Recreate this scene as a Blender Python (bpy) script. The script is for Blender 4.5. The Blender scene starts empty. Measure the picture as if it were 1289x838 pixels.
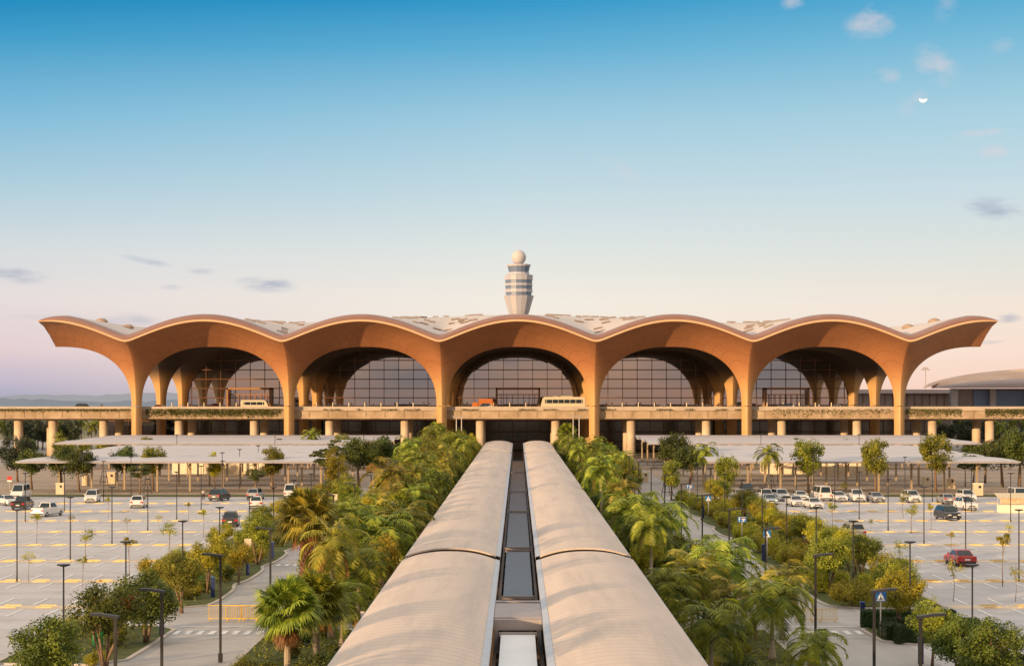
import bpy, math, random
import numpy as np
from mathutils import Vector, Matrix
R = math.radians
rng = random.Random(7)
C = bpy.context.scene.collection
F, H, CX, CY = 2400.0, 15.5, 652.0, 500.0
def G(px, py):            # ground point seen at a photo pixel
    Y = H*F/(py-CY); return ((px-CX)*Y/F, Y)
def XW(px, Y): return (px-CX)*Y/F
def ZW(py, Y): return H-(py-CY)*Y/F
ORD = ['nearest','second','third','fourth','fifth','sixth','seventh','eighth','ninth','tenth','eleventh','twelfth','thirteenth','fourteenth','fifteenth','sixteenth','seventeenth','eighteenth','nineteenth','twentieth']
def ordn(i):
    if i >= 100: return 'hundred-and-'+ordn(i-100).replace('nearest','first')
    if i == 99: return 'hundredth'
    if i < 20: return ORD[i]
    tens = ['','','twenty','thirty','forty','fifty','sixty','seventy','eighty','ninety']
    ones = ['th','first','second','third','fourth','fifth','sixth','seventh','eighth','ninth']
    n = i+1; t, o = tens[n//10], n % 10
    return (t[:-1]+'ieth') if o == 0 else t+'-'+ones[o]

# ------------------------------------------------------------------ helpers
def tag(o, label=None, cat=None, group=None, kind=None):
    if label: o['label'] = label
    if cat: o['category'] = cat
    if group: o['group'] = group
    if kind: o['kind'] = kind
    return o
def empty(name, loc=(0,0,0), rz=0, label=None, cat=None, group=None):
    o = bpy.data.objects.new(name, None); C.objects.link(o)
    o.location = loc; o.rotation_euler = (0,0,rz); o.empty_display_size = .2
    return tag(o, label, cat, group)
KIDS = {}
class MB:
    def __init__(s): s.v=[]; s.f=[]; s.m=[]; s.uv=None
    def add(s, vs, fs, mi=0):
        b=len(s.v); s.v.extend(vs); s.f.extend([tuple(b+i for i in f) for f in fs]); s.m.extend([mi]*len(fs)); return s
    def box(s, c, d, rz=0, mi=0, taper=1.0):
        x,y,z = d[0]/2,d[1]/2,d[2]/2; ca,sa=math.cos(rz),math.sin(rz); vs=[]
        for k in (-1,1):
            t = taper if k>0 else 1
            for i,j in ((-1,-1),(1,-1),(1,1),(-1,1)):
                X,Y=i*x*t,j*y*t; vs.append((c[0]+X*ca-Y*sa, c[1]+X*sa+Y*ca, c[2]+k*z))
        return s.add(vs,[(3,2,1,0),(4,5,6,7),(0,1,5,4),(1,2,6,5),(2,3,7,6),(3,0,4,7)],mi)
    def tube(s, pts, rad, n=8, mi=0, cap=True):
        pts=[Vector(p) for p in pts]; vs=[]; fs=[]
        for i,p in enumerate(pts):
            d=(pts[min(i+1,len(pts)-1)]-pts[max(i-1,0)]).normalized()
            a=Vector((1,0,0)) if abs(d.x)<.8 else Vector((0,1,0))
            u=d.cross(a).normalized(); w=d.cross(u)
            r = rad[i] if hasattr(rad,'__len__') else rad
            for k in range(n):
                t=2*math.pi*k/n; vs.append(tuple(p+u*math.cos(t)*r+w*math.sin(t)*r))
        for i in range(len(pts)-1):
            for k in range(n):
                k2=(k+1)%n; fs.append((i*n+k,i*n+k2,(i+1)*n+k2,(i+1)*n+k))
        if cap:
            fs.append(tuple(range(n))[::-1]); fs.append(tuple((len(pts)-1)*n+k for k in range(n)))
        return s.add(vs,fs,mi)
    def lathe(s, prof, c=(0,0,0), n=16, mi=0, sx=1, sy=1):   # prof = [(r,z)]
        vs=[]; fs=[]
        for r,z in prof:
            for k in range(n):
                t=2*math.pi*(k+.5)/n; vs.append((c[0]+r*math.cos(t)*sx,c[1]+r*math.sin(t)*sy,c[2]+z))
        for i in range(len(prof)-1):
            for k in range(n):
                k2=(k+1)%n; fs.append((i*n+k,i*n+k2,(i+1)*n+k2,(i+1)*n+k))
        fs.append(tuple(range(n))[::-1]); fs.append(tuple((len(prof)-1)*n+k for k in range(n)))
        return s.add(vs,fs,mi)
    def quad(s, a,b,c,d, mi=0): return s.add([a,b,c,d],[(0,1,2,3)],mi)
    def grid(s, P, mi=0, flip=False):     # P[i][j] points
        n,m=len(P),len(P[0]); vs=[p for r in P for p in r]; fs=[]
        for i in range(n-1):
            for j in range(m-1):
                q=(i*m+j,i*m+j+1,(i+1)*m+j+1,(i+1)*m+j); fs.append(q[::-1] if flip else q)
        return s.add(vs,fs,mi)
    def mesh(s, name, mats, smooth=False):
        me=bpy.data.meshes.new(name); me.from_pydata(s.v,[],s.f)
        if not isinstance(mats,(list,tuple)): mats=[mats]
        for m in mats: me.materials.append(m)
        if len(mats)>1: me.polygons.foreach_set('material_index',s.m)
        if smooth: me.polygons.foreach_set('use_smooth',[True]*len(s.f))
        if s.uv is not None:
            l=me.uv_layers.new(name='UVMap'); l.data.foreach_set('uv',[c for f in s.f for i in f for c in s.uv[i]])
        me.update(); return me
    def build(s, name, mats, parent=None, smooth=False, loc=(0,0,0), rz=0, **kw):
        o=bpy.data.objects.new(name, s.mesh(name,mats,smooth)); C.objects.link(o)
        o.location=loc; o.rotation_euler=(0,0,rz)
        if parent: o.parent=parent; KIDS.setdefault(parent.name,[]).append(o)
        if smooth == 'auto': pass
        return tag(o,**kw)
def dup(root, loc, rz=0, scale=1, label=None, group=None, mats=None, cat=None):
    r=root.copy(); C.objects.link(r); r.location=loc; r.rotation_euler=(0,0,rz); r.scale=(scale,scale,scale) if not hasattr(scale,'__len__') else scale
    if label: r['label']=label
    if group: r['group']=group
    if cat: r['category']=cat
    for ch in KIDS.get(root.name,[]):
        c=ch.copy(); C.objects.link(c); c.parent=r; KIDS.setdefault(r.name,[]).append(c)
        for g in KIDS.get(ch.name,[]):
            d=g.copy(); C.objects.link(d); d.parent=c; KIDS.setdefault(c.name,[]).append(d)
    return r
class Proto:      # first placing moves the prototype itself, later ones copy it
    def __init__(s, make): s.make=make; s.o=None
    def place(s, loc, rz=0, scale=1, label=None, group=None):
        if s.o is None:
            s.o=s.make(); s.o.location=loc; s.o.rotation_euler=(0,0,rz)
            s.o.scale=(scale,)*3 if not hasattr(scale,'__len__') else scale
            if label: s.o['label']=label
            if group: s.o['group']=group
            return s.o
        return dup(s.o,loc,rz,scale,label,group)

# ------------------------------------------------------------------ materials
def lin(c):
    return tuple(((x/255)/12.92 if x/255<=.04045 else ((x/255+.055)/1.055)**2.4) for x in c)
def newmat(name):
    m=bpy.data.materials.new(name); m.use_nodes=True; nt=m.node_tree
    return m, nt, nt.nodes['Principled BSDF']
def mat(name, col, rough=.7, metal=0, var=.12, scale=1.5, bump=0, bscale=8, spec=None, coat=0, emit=None, col2=None, det=6, world=False):
    m,nt,b=newmat(name); N=nt.nodes; L=nt.links
    tc=N.new('ShaderNodeTexCoord'); nz=N.new('ShaderNodeTexNoise'); nz.inputs['Scale'].default_value=scale; nz.inputs['Detail'].default_value=det; nz.inputs['Roughness'].default_value=.6
    if world:
        ge=N.new('ShaderNodeNewGeometry'); src=ge.outputs['Position']
    else: src=tc.outputs['Object']
    L.new(src,nz.inputs['Vector'])
    mx=N.new('ShaderNodeMix'); mx.data_type='RGBA'
    c2 = col2 or tuple(max(0,min(1,x*(1+var))) for x in col); c1 = col if col2 else tuple(x*(1-var) for x in col)
    mx.inputs[6].default_value=(*c1,1); mx.inputs[7].default_value=(*c2,1)
    mr=N.new('ShaderNodeMapRange'); mr.inputs[1].default_value=.3; mr.inputs[2].default_value=.7
    L.new(nz.outputs[0],mr.inputs[0]); L.new(mr.outputs[0],mx.inputs[0]); L.new(mx.outputs[2],b.inputs['Base Color'])
    b.inputs['Roughness'].default_value=rough; b.inputs['Metallic'].default_value=metal
    if spec is not None: b.inputs['Specular IOR Level'].default_value=spec
    if coat: b.inputs['Coat Weight'].default_value=coat; b.inputs['Coat Roughness'].default_value=.05
    if bump:
        n2=N.new('ShaderNodeTexNoise'); n2.inputs['Scale'].default_value=bscale; n2.inputs['Detail'].default_value=4
        bp=N.new('ShaderNodeBump'); bp.inputs['Strength'].default_value=bump; bp.inputs['Distance'].default_value=.1
        L.new(src,n2.inputs['Vector']); L.new(n2.outputs[0],bp.inputs['Height']); L.new(bp.outputs[0],b.inputs['Normal'])
    if emit: b.inputs['Emission Color'].default_value=(*emit[0],1); b.inputs['Emission Strength'].default_value=emit[1]
    return m
def leafmat(name, c1, c2, trans=.35, warm=None):
    m,nt,b=newmat(name); N=nt.nodes; L=nt.links; nt.nodes.remove(b)
    oi=N.new('ShaderNodeObjectInfo'); ge=N.new('ShaderNodeNewGeometry')
    nz=N.new('ShaderNodeTexNoise'); nz.inputs['Scale'].default_value=.9; nz.inputs['Detail'].default_value=5; L.new(ge.outputs['Position'],nz.inputs['Vector'])
    n2=N.new('ShaderNodeMath'); n2.operation='MULTIPLY_ADD'; n2.inputs[1].default_value=.35
    mr=N.new('ShaderNodeMapRange'); mr.inputs[1].default_value=.35; mr.inputs[2].default_value=.68; L.new(nz.outputs[0],mr.inputs[0])
    L.new(ge.outputs['Random Per Island'],n2.inputs[0]); 
    ad=N.new('ShaderNodeMath'); ad.operation='MULTIPLY'; ad.inputs[1].default_value=.65; L.new(mr.outputs[0],ad.inputs[0]); L.new(ad.outputs[0],n2.inputs[2])
    mx=N.new('ShaderNodeMix'); mx.data_type='RGBA'; mx.inputs[6].default_value=(*c1,1); mx.inputs[7].default_value=(*c2,1); L.new(n2.outputs[0],mx.inputs[0])
    hs=N.new('ShaderNodeHueSaturation'); ma=N.new('ShaderNodeMath'); ma.operation='MULTIPLY_ADD'; ma.inputs[1].default_value=.5; ma.inputs[2].default_value=.78
    L.new(oi.outputs['Random'],ma.inputs[0]); L.new(ma.outputs[0],hs.inputs['Value']); L.new(mx.outputs[2],hs.inputs['Color'])
    mh=N.new('ShaderNodeMath'); mh.operation='MULTIPLY_ADD'; mh.inputs[1].default_value=.035; mh.inputs[2].default_value=.48; L.new(oi.outputs['Random'],mh.inputs[0]); L.new(mh.outputs[0],hs.inputs['Hue'])
    d=N.new('ShaderNodeBsdfPrincipled'); d.inputs['Roughness'].default_value=.5; d.inputs['Specular IOR Level'].default_value=.35; t=N.new('ShaderNodeBsdfTranslucent'); ms=N.new('ShaderNodeMixShader'); ms.inputs[0].default_value=trans
    L.new(hs.outputs[0],d.inputs['Base Color']); L.new(hs.outputs[0],t.inputs[0]); L.new(d.outputs[0],ms.inputs[1]); L.new(t.outputs[0],ms.inputs[2])
    L.new(ms.outputs[0],N['Material Output'].inputs[0]); return m
def gridmat(name, col, line, sx, sy, lw=.03, rough=.8, var=.12, scale=.08, stain=None, uv=False, bump=.0):
    """noise varied surface with joints on a grid"""
    m=mat(name,col,rough=rough,var=var,scale=scale); nt=m.node_tree; N=nt.nodes; L=nt.links; b=N['Principled BSDF']
    tc=[n for n in N if n.type=='TEX_COORD'][0]
    base=b.inputs['Base Color'].links[0].from_socket
    sp=N.new('ShaderNodeSeparateXYZ'); L.new(tc.outputs['UV' if uv else 'Object'],sp.inputs[0]); last=None
    for ax,s in (('X',sx),('Y',sy)):
        if not s: continue
        a=N.new('ShaderNodeMath'); a.operation='PINGPONG'; a.inputs[1].default_value=s/2; L.new(sp.outputs[ax],a.inputs[0])
        c=N.new('ShaderNodeMath'); c.operation='LESS_THAN'; c.inputs[1].default_value=lw; L.new(a.outputs[0],c.inputs[0])
        if last is None: last=c.outputs[0]
        else:
            q=N.new('ShaderNodeMath'); q.operation='MAXIMUM'; L.new(last,q.inputs[0]); L.new(c.outputs[0],q.inputs[1]); last=q.outputs[0]
    mx=N.new('ShaderNodeMix'); mx.data_type='RGBA'; L.new(last,mx.inputs[0]); L.new(base,mx.inputs[6]); mx.inputs[7].default_value=(*line,1)
    out=mx.outputs[2]
    if stain:
        n2=N.new('ShaderNodeTexNoise'); n2.inputs['Scale'].default_value=stain[1]; n2.inputs['Detail'].default_value=8; n2.inputs['Roughness'].default_value=.7
        mp=N.new('ShaderNodeMapping'); mp.inputs['Scale'].default_value=stain[2]; L.new(tc.outputs['Object'],mp.inputs[0]); L.new(mp.outputs[0],n2.inputs['Vector'])
        r=N.new('ShaderNodeMapRange'); r.inputs[1].default_value=.45; r.inputs[2].default_value=.75; r.inputs[4].default_value=.8; L.new(n2.outputs[0],r.inputs[0])
        m2=N.new('ShaderNodeMix'); m2.data_type='RGBA'; L.new(r.outputs[0],m2.inputs[0]); L.new(out,m2.inputs[6]); m2.inputs[7].default_value=(*stain[0],1); out=m2.outputs[2]
    L.new(out,b.inputs['Base Color']); return m

M={}
M['lot']=gridmat('lot_concrete',(.60,.585,.58),(.38,.37,.38),5.2,4.9,.03,stain=((.36,.35,.345),.16,(1,2.0,1)),var=.10,scale=.05)
M['road']=gridmat('road_concrete',(.50,.48,.45),(.32,.3,.28),0,5,.03,stain=((.38,.36,.34),.12,(2,.5,1)),var=.08,scale=.3)
M['ground']=mat('earth_ground',(.16,.15,.07),rough=.95,col2=(.30,.25,.15),scale=.02,bump=.2)
M['farlot']=gridmat('brown_paving',(.44,.34,.25),(.2,.16,.12),5,5,.04,stain=((.22,.18,.14),.1,(1,2,1)))
M['plaza']=gridmat('plaza_paving',(.42,.39,.36),(.28,.26,.24),3,3,.04,stain=((.33,.3,.28),.15,(1,1,1)))
M['bed']=mat('planting_bed_soil',(.05,.07,.015),rough=1,col2=(.13,.14,.03),scale=.8,bump=.5,bscale=5)
M['kerb']=mat('kerb_concrete',(.55,.50,.44),rough=.85,var=.15,scale=2)
M['white']=mat('white_road_paint',(.88,.86,.82),rough=.7,var=.15,scale=3)
M['yellow']=mat('yellow_road_paint',(.80,.52,.12),rough=.7,col2=(.74,.62,.40),scale=.8,world=True)
M['median']=mat('pink_median_paving',(.74,.58,.38),rough=.85,scale=.5,col2=(.78,.66,.50))
M['pier']=mat('pier_concrete',(.68,.54,.37),rough=.8,var=.14,scale=.4,bump=.1)
M['parapet']=mat('parapet_concrete',(.34,.24,.14),rough=.9,col2=(.58,.44,.29),scale=.35,det=10,bump=.15)
M['deck']=mat('deck_asphalt',(.55,.46,.36),rough=.85,scale=.3)
M['column']=gridmat('column_cladding',(.66,.39,.155),(.33,.18,.07),.34,0,.012,rough=.5,var=.07,scale=.3,uv=True)
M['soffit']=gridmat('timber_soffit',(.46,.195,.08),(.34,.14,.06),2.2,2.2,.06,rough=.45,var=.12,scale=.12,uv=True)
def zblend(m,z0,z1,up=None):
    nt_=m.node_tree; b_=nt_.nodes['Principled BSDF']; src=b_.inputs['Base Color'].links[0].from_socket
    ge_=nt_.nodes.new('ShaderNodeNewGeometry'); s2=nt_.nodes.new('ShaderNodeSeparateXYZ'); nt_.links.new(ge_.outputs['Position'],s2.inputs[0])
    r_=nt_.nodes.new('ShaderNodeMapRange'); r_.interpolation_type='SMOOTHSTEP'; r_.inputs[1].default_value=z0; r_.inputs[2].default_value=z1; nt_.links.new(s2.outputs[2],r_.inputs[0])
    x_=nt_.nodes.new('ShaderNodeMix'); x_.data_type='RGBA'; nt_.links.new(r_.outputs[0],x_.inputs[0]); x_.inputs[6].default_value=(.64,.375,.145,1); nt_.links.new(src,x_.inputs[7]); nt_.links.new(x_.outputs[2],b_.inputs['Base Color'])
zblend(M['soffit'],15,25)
M['inner']=gridmat('inner_vault_shade',(.055,.04,.038),(.03,.02,.02),1.6,1.3,.02,rough=.5,var=.15,scale=.15,uv=True); zblend(M['inner'],18,23.5)  # shade of the back vaults painted near black, fading to column tan below
M['lip']=mat('rim_lip',(.74,.47,.26),rough=.45,var=.05)
M['fascia']=mat('rim_fascia_metal',(.27,.15,.125),rough=.35,metal=.2,col2=(.33,.20,.17),scale=.1,spec=.6)
M['roof']=mat('roof_metal',(.72,.62,.54),rough=.55,var=.06,scale=.1)
M['louvre']=mat('roof_louvre',(.40,.28,.20),rough=.5)
M['mullion']=mat('bronze_mullion',(.20,.09,.04),rough=.4,metal=.4)
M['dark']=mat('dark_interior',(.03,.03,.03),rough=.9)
M['portal']=mat('portal_bronze',(.5,.25,.1),rough=.4,metal=.2)
M['fabric']=gridmat('walkway_membrane',(.75,.61,.49),(.66,.54,.44),0,1.1,.12,rough=.6,var=.05,scale=.3,stain=((.50,.42,.355),.2,(4,.3,1)))
M['gutter']=mat('gutter_metal',(.62,.64,.68),rough=.4,metal=.2,col2=(.5,.53,.58),scale=2)
M['steel']=mat('dark_bronze_steel',(.07,.045,.03),rough=.5,metal=.3)
M['panelw']=mat('white_roof_panel',(.88,.93,.96),rough=.55,var=.05,scale=.4)
M['beam']=mat('tie_beam_metal',(.38,.33,.31),rough=.5,var=.12,scale=1)
M['shade']=gridmat('shade_roof_sheet',(.60,.58,.59),(.47,.45,.46),0,2.4,.16,rough=.55,var=.05,scale=.2)
M['eave']=mat('eave_gutter',(.36,.33,.33),rough=.5)
M['post']=mat('shade_post',(.42,.32,.2),rough=.6)
M['hoard']=mat('cream_hoarding',(.92,.80,.58),rough=.7,var=.06)
M['pole']=mat('black_pole_paint',(.022,.02,.02),rough=.45,var=.2)
M['wpole']=mat('pale_pole_paint',(.62,.56,.48),rough=.5)
M['tower']=mat('tower_cladding',(.54,.52,.57),rough=.6,var=.03)  # aerial haze put into the greyed, bluish tower and radome colours
M['tower2']=mat('tower_cladding_alt',(.44,.45,.54),rough=.6,var=.03)
M['towerglass']=mat('tower_glass_band',(.16,.22,.34),rough=.45,var=.08)
M['radome']=mat('radome_white',(.58,.55,.56),rough=.6,var=.03)
M['rubber']=mat('tyre_rubber',(.02,.02,.02),rough=.85)
M['rim']=mat('wheel_rim',(.4,.4,.4),rough=.35,metal=.7)
M['carglass']=mat('car_glass',(.015,.03,.04),rough=.08,var=.1,spec=.7)
M['lamp']=mat('headlamp_lens',(.75,.75,.72),rough=.15)
M['tail']=mat('tail_lamp_red',(.55,.02,.015),rough=.2)
M['plate']=mat('number_plate',(.8,.8,.75),rough=.5)
M['trim']=mat('black_trim',(.03,.03,.03),rough=.55)
M['blue']=mat('blue_sign_face',(.02,.16,.45),rough=.4,var=.05)
M['navy']=mat('navy_totem_paint',(.015,.03,.12),rough=.4)
M['signw']=mat('white_sign_marking',(.85,.85,.82),rough=.5,var=.02)
M['red']=mat('red_sign_marking',(.6,.04,.03),rough=.5)
M['black']=mat('black_marking',(.02,.02,.02),rough=.6)
M['barrier']=mat('yellow_barrier_paint',(.80,.52,.05),rough=.5)
M['bin']=mat('green_bin_plastic',(.01,.22,.05),rough=.5)
M['cream']=mat('cream_cabinet',(.72,.60,.40),rough=.6,var=.08)
M['orange']=mat('orange_hut_wall',(.75,.36,.08),rough=.7)
M['conc_roof']=mat('concourse_roof',(.55,.46,.44),rough=.4,var=.05,scale=.05)
M['conc_top']=mat('concourse_roof_louvres',(.60,.36,.22),rough=.6,col2=(.74,.54,.40),scale=.12)
M['linkwall']=mat('link_wall_glass',(.25,.19,.17),rough=.35,var=.25,scale=.15)
M['bark']=mat('grey_brown_bark',(.23,.15,.09),rough=.95,var=.3,scale=4,bump=.5)
M['palmbark']=mat('pale_palm_trunk',(.42,.34,.24),rough=.9,var=.2,scale=5,bump=.3)
M['boots']=mat('palm_trunk_leaf_bases',(.24,.115,.06),rough=.95,col2=(.36,.2,.12),scale=5,bump=.8)
M['shaft']=mat('green_palm_crownshaft',(.36,.27,.07),rough=.6,var=.2)
M['leafA']=leafmat('leaf_olive',(.04,.075,.012),(.50,.48,.05))
M['leafB']=leafmat('leaf_dark',(.022,.05,.012),(.17,.20,.03),.25)
M['leafC']=leafmat('leaf_yellow',(.12,.15,.015),(.74,.62,.05),.45)
M['leafD']=leafmat('leaf_deep_green',(.03,.06,.012),(.25,.29,.035),.3)
M['palmA']=leafmat('palm_leaf',(.03,.075,.012),(.46,.50,.05),.22)
M['palmB']=leafmat('palm_leaf_gold',(.06,.09,.015),(.60,.50,.06),.22)
M['palmF']=leafmat('fan_palm_leaf',(.06,.09,.015),(.72,.62,.07),.22)
M['dry']=leafmat('dry_palm_leaf',(.22,.10,.03),(.45,.24,.07),.3)
M['hang']=leafmat('hanging_creeper',(.05,.08,.015),(.2,.2,.04),.2)
M['hedge']=leafmat('clipped_hedge',(.012,.035,.008),(.05,.09,.015),.2)
M['far']=leafmat('backdrop_leaf',(.035,.055,.03),(.09,.11,.05),.2)
M['orchid']=leafmat('orange_blossom',(.5,.08,.02),(.7,.2,.04),.3)
def glassmat(name, col, rough, bump, bs, spec=1.0, ior=2.2):
    m=mat(name,col,rough=rough,var=.2,scale=.3,bump=bump,bscale=bs,spec=spec); m.node_tree.nodes['Principled BSDF'].inputs['IOR'].default_value=ior; return m
M['glass']=glassmat('facade_glass',(.03,.026,.024),.02,.012,.35,ior=3.4)
M['glasslow']=glassmat('lower_glass',(.03,.027,.025),.12,.03,.5,ior=1.6)
M['panel']=glassmat('glossy_roof_panel',(.10,.072,.055),.22,.05,1.2,ior=1.14)

# ------------------------------------------------------------------ camera, world, sun
sc=bpy.context.scene
cam=bpy.data.cameras.new('camera'); co=bpy.data.objects.new('camera',cam); C.objects.link(co); sc.camera=co
co.location=(0,0,H); co.rotation_euler=(R(90),0,0)
cam.sensor_width=36; cam.lens=36*F/1289; cam.shift_x=-7.5/1289; cam.shift_y=81/1289; cam.clip_end=20000; cam.clip_start=.5
SAZ,SEL=R(42),R(7.5)
sdir=Vector((-math.sin(SAZ)*math.cos(SEL),-math.cos(SAZ)*math.cos(SEL),math.sin(SEL)))
sun=bpy.data.lights.new('sun','SUN'); so=bpy.data.objects.new('sun',sun); C.objects.link(so)
sun.energy=5.0; sun.angle=R(.6); sun.color=(1,.66,.36); so.rotation_euler=sdir.to_track_quat('Z','Y').to_euler()
w=bpy.data.worlds.new('World'); sc.world=w; w.use_nodes=True; nt=w.node_tree; N=nt.nodes; L=nt.links
def math_(op,a,b=None,c=None,clamp=False):
    n=N.new('ShaderNodeMath'); n.operation=op; n.use_clamp=clamp
    for i,x in enumerate((a,b,c)):
        if x is None: continue
        if isinstance(x,(int,float)): n.inputs[i].default_value=x
        else: L.new(x,n.inputs[i])
    return n.outputs[0]
def mixc(f,a,b):
    n=N.new('ShaderNodeMix'); n.data_type='RGBA'
    for i,x in ((0,f),(6,a),(7,b)):
        if isinstance(x,(int,float)): n.inputs[i].default_value=x
        elif isinstance(x,tuple): n.inputs[i].default_value=(*x,1)
        else: L.new(x,n.inputs[i])
    return n.outputs[2]
def ramp(fac,stops,rgb=True):
    n=N.new('ShaderNodeValToRGB'); cr=n.color_ramp; L.new(fac,n.inputs[0])
    while len(cr.elements)<len(stops): cr.elements.new(.5)
    for e,(p,c) in zip(cr.elements,stops): e.position=p; e.color=(*lin(c),1) if rgb else (*c,1)
    return n.outputs[0]
tcw=N.new('ShaderNodeTexCoord'); sp=N.new('ShaderNodeSeparateXYZ'); L.new(tcw.outputs['Generated'],sp.inputs[0])
dx,dy,dz=sp.outputs
k=math_('MULTIPLY',dz,2.0,clamp=True)      # 0..0.5 of sin(elevation)
def el(py): return math.sin(math.atan((500-py)/2400))*2
Lf=ramp(k,[(0,(172,172,190)),(el(480),(196,186,202)),(el(440),(228,208,210)),(el(380),(231,221,219)),(el(320),(215,221,223)),(el(240),(176,207,222)),(el(150),(128,188,218)),(el(60),(66,158,202)),(el(0),(16,134,188)),(.42,(120,155,185)),(.6,(224,216,212)),(.9,(243,230,218))])
Ct=ramp(k,[(0,(246,214,192)),(el(480),(250,222,202)),(el(440),(248,233,216)),(el(380),(243,236,224)),(el(320),(226,230,226)),(el(240),(196,218,226)),(el(150),(160,203,223)),(el(60),(98,175,213)),(el(0),(52,152,201)),(.42,(120,155,185)),(.6,(224,216,212)),(.9,(243,230,218))])
Rt=ramp(k,[(0,(250,205,190)),(el(480),(250,214,198)),(el(440),(250,225,208)),(el(380),(241,229,216)),(el(320),(222,227,222)),(el(240),(200,220,228)),(el(150),(170,209,225)),(el(60),(124,188,217)),(el(0),(84,170,210)),(.42,(120,155,185)),(.6,(224,216,212)),(.9,(243,230,218))])
sky=mixc(math_('MULTIPLY_ADD',dx,-3.9,0.0,clamp=True),Ct,Lf)
sky=mixc(math_('MULTIPLY_ADD',dx,3.9,0.0,clamp=True),sky,Rt)
# behind the viewer: warm sky round the low sun, dimmed so the soffits stay dark
warm=ramp(k,[(0,(196,152,128)),(.15,(216,192,170)),(.4,(205,195,188)),(.9,(243,230,218))])
ng=N.new('ShaderNodeTexNoise'); mpg=N.new('ShaderNodeMapping'); mpg.inputs['Scale'].default_value=(7,7,34); L.new(tcw.outputs['Generated'],mpg.inputs[0]); L.new(mpg.outputs[0],ng.inputs['Vector']); ng.inputs['Scale'].default_value=1.0; ng.inputs['Detail'].default_value=5
mrg=N.new('ShaderNodeMapRange'); mrg.inputs[1].default_value=.42; mrg.inputs[2].default_value=.66; L.new(ng.outputs[0],mrg.inputs[0]); warm=mixc(mrg.outputs[0],warm,lin((150,140,140)))
sunward=math_('MULTIPLY_ADD',dy,-1.6,0.1,clamp=True)
sky=mixc(sunward,sky,warm)
# clouds, laid out by direction (tan azimuth, tan elevation)
ca=math_('DIVIDE',dx,math_('MAXIMUM',dy,.05)); cb=math_('DIVIDE',dz,math_('MAXIMUM',dy,.05))
cmb=N.new('ShaderNodeCombineXYZ'); L.new(ca,cmb.inputs[0]); L.new(cb,cmb.inputs[1])
def noise(scale,sx,sy,rot=0,det=5):
    mp=N.new('ShaderNodeMapping'); mp.inputs['Scale'].default_value=(sx,sy,1); mp.inputs['Rotation'].default_value=(0,0,rot); L.new(cmb.outputs[0],mp.inputs[0])
    n=N.new('ShaderNodeTexNoise'); n.inputs['Scale'].default_value=scale; n.inputs['Detail'].default_value=det; n.inputs['Roughness'].default_value=.62; L.new(mp.outputs[0],n.inputs['Vector']); return n.outputs[0]
nW=noise(60,1,1.7,R(30)); nD=noise(60,.8,3.2,R(-8))
def cloud(px,py,rx,ry,rot,amt,nz):
    x=math_('SUBTRACT',ca,(px-CX)/F); y=math_('SUBTRACT',cb,(CY-py)/F); c,s=math.cos(R(rot)),math.sin(R(rot))
    u=math_('ADD',math_('MULTIPLY',x,c*F/rx),math_('MULTIPLY',y,s*F/rx)); v=math_('ADD',math_('MULTIPLY',x,-s*F/ry),math_('MULTIPLY',y,c*F/ry))
    r=math_('ADD',math_('MULTIPLY',u,u),math_('MULTIPLY',v,v))
    m=math_('SUBTRACT',1.0,r,clamp=True)
    e=math_('MULTIPLY_ADD',math_('SUBTRACT',nz,.5),2.6,math_('MULTIPLY',m,.62))
    return math_('MULTIPLY',math_('MULTIPLY',math_('MINIMUM',math_('MAXIMUM',e,0.0),1.0),math_('SMOOTH_MIN',m,1.0,.2),clamp=True),amt,clamp=True)
front=math_('GREATER_THAN',dy,.2)
lw=None
for a in [(1097,28,42,26,12,.75),(1178,82,40,26,-35,.7),(1118,95,20,14,0,.6),(1235,167,42,7,4,.65),(1252,190,26,12,0,.55),(997,4,18,12,0,.6),(1190,10,24,20,60,.35),(785,215,40,14,-30,.35),(1150,130,30,14,40,.25),(1262,58,22,12,20,.3)]:
    c_=cloud(*a,nW); lw=c_ if lw is None else math_('MAXIMUM',lw,c_)
ld=None
for a in [(336,358,46,13,-4,.85),(20,346,50,13,-6,.8),(183,328,42,6,-12,.5),(255,342,26,6,0,.5),(160,403,62,12,0,.55),(1250,262,52,18,-3,.7),(1270,400,22,8,5,.8),(1246,430,24,5,0,.6),(60,398,60,5,0,.25),(215,362,20,5,0,.35)]:
    c_=cloud(*a,nD); ld=c_ if ld is None else math_('MAXIMUM',ld,c_)
sky=mixc(math_('MULTIPLY',lw,front),sky,lin((226,212,214)))
sky=mixc(math_('MULTIPLY',ld,front),sky,lin((158,168,192)))
# below the horizon
sky=mixc(math_('MULTIPLY',dz,-60.0,clamp=True),sky,(.30,.27,.27))
bg1=N['Background']; L.new(sky,bg1.inputs[0]); bg1.inputs[1].default_value=1.0
st=N.new('ShaderNodeTexSky'); st.sky_type='NISHITA'; st.sun_disc=False; st.sun_elevation=SEL; st.sun_rotation=math.atan2(sdir.x,sdir.y); st.air_density=1.2; st.dust_density=1.5
bg2=N.new('ShaderNodeBackground'); L.new(st.outputs[0],bg2.inputs[0]); bg2.inputs[1].default_value=.03
# gradient sky brightened above the view to light the ground; physical sky adds little
m1=N.new('ShaderNodeMixShader'); L.new(math_('MULTIPLY_ADD',dz,3.0,-.9,clamp=True),m1.inputs[0]); L.new(bg1.outputs[0],m1.inputs[1])
ad=N.new('ShaderNodeAddShader'); L.new(bg1.outputs[0],ad.inputs[0]); L.new(bg2.outputs[0],ad.inputs[1]); L.new(ad.outputs[0],m1.inputs[2])
L.new(m1.outputs[0],N['World Output'].inputs[0])
sc.view_settings.view_transform='Standard'; sc.view_settings.look='None'; sc.view_settings.exposure=0; sc.view_settings.gamma=1

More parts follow.
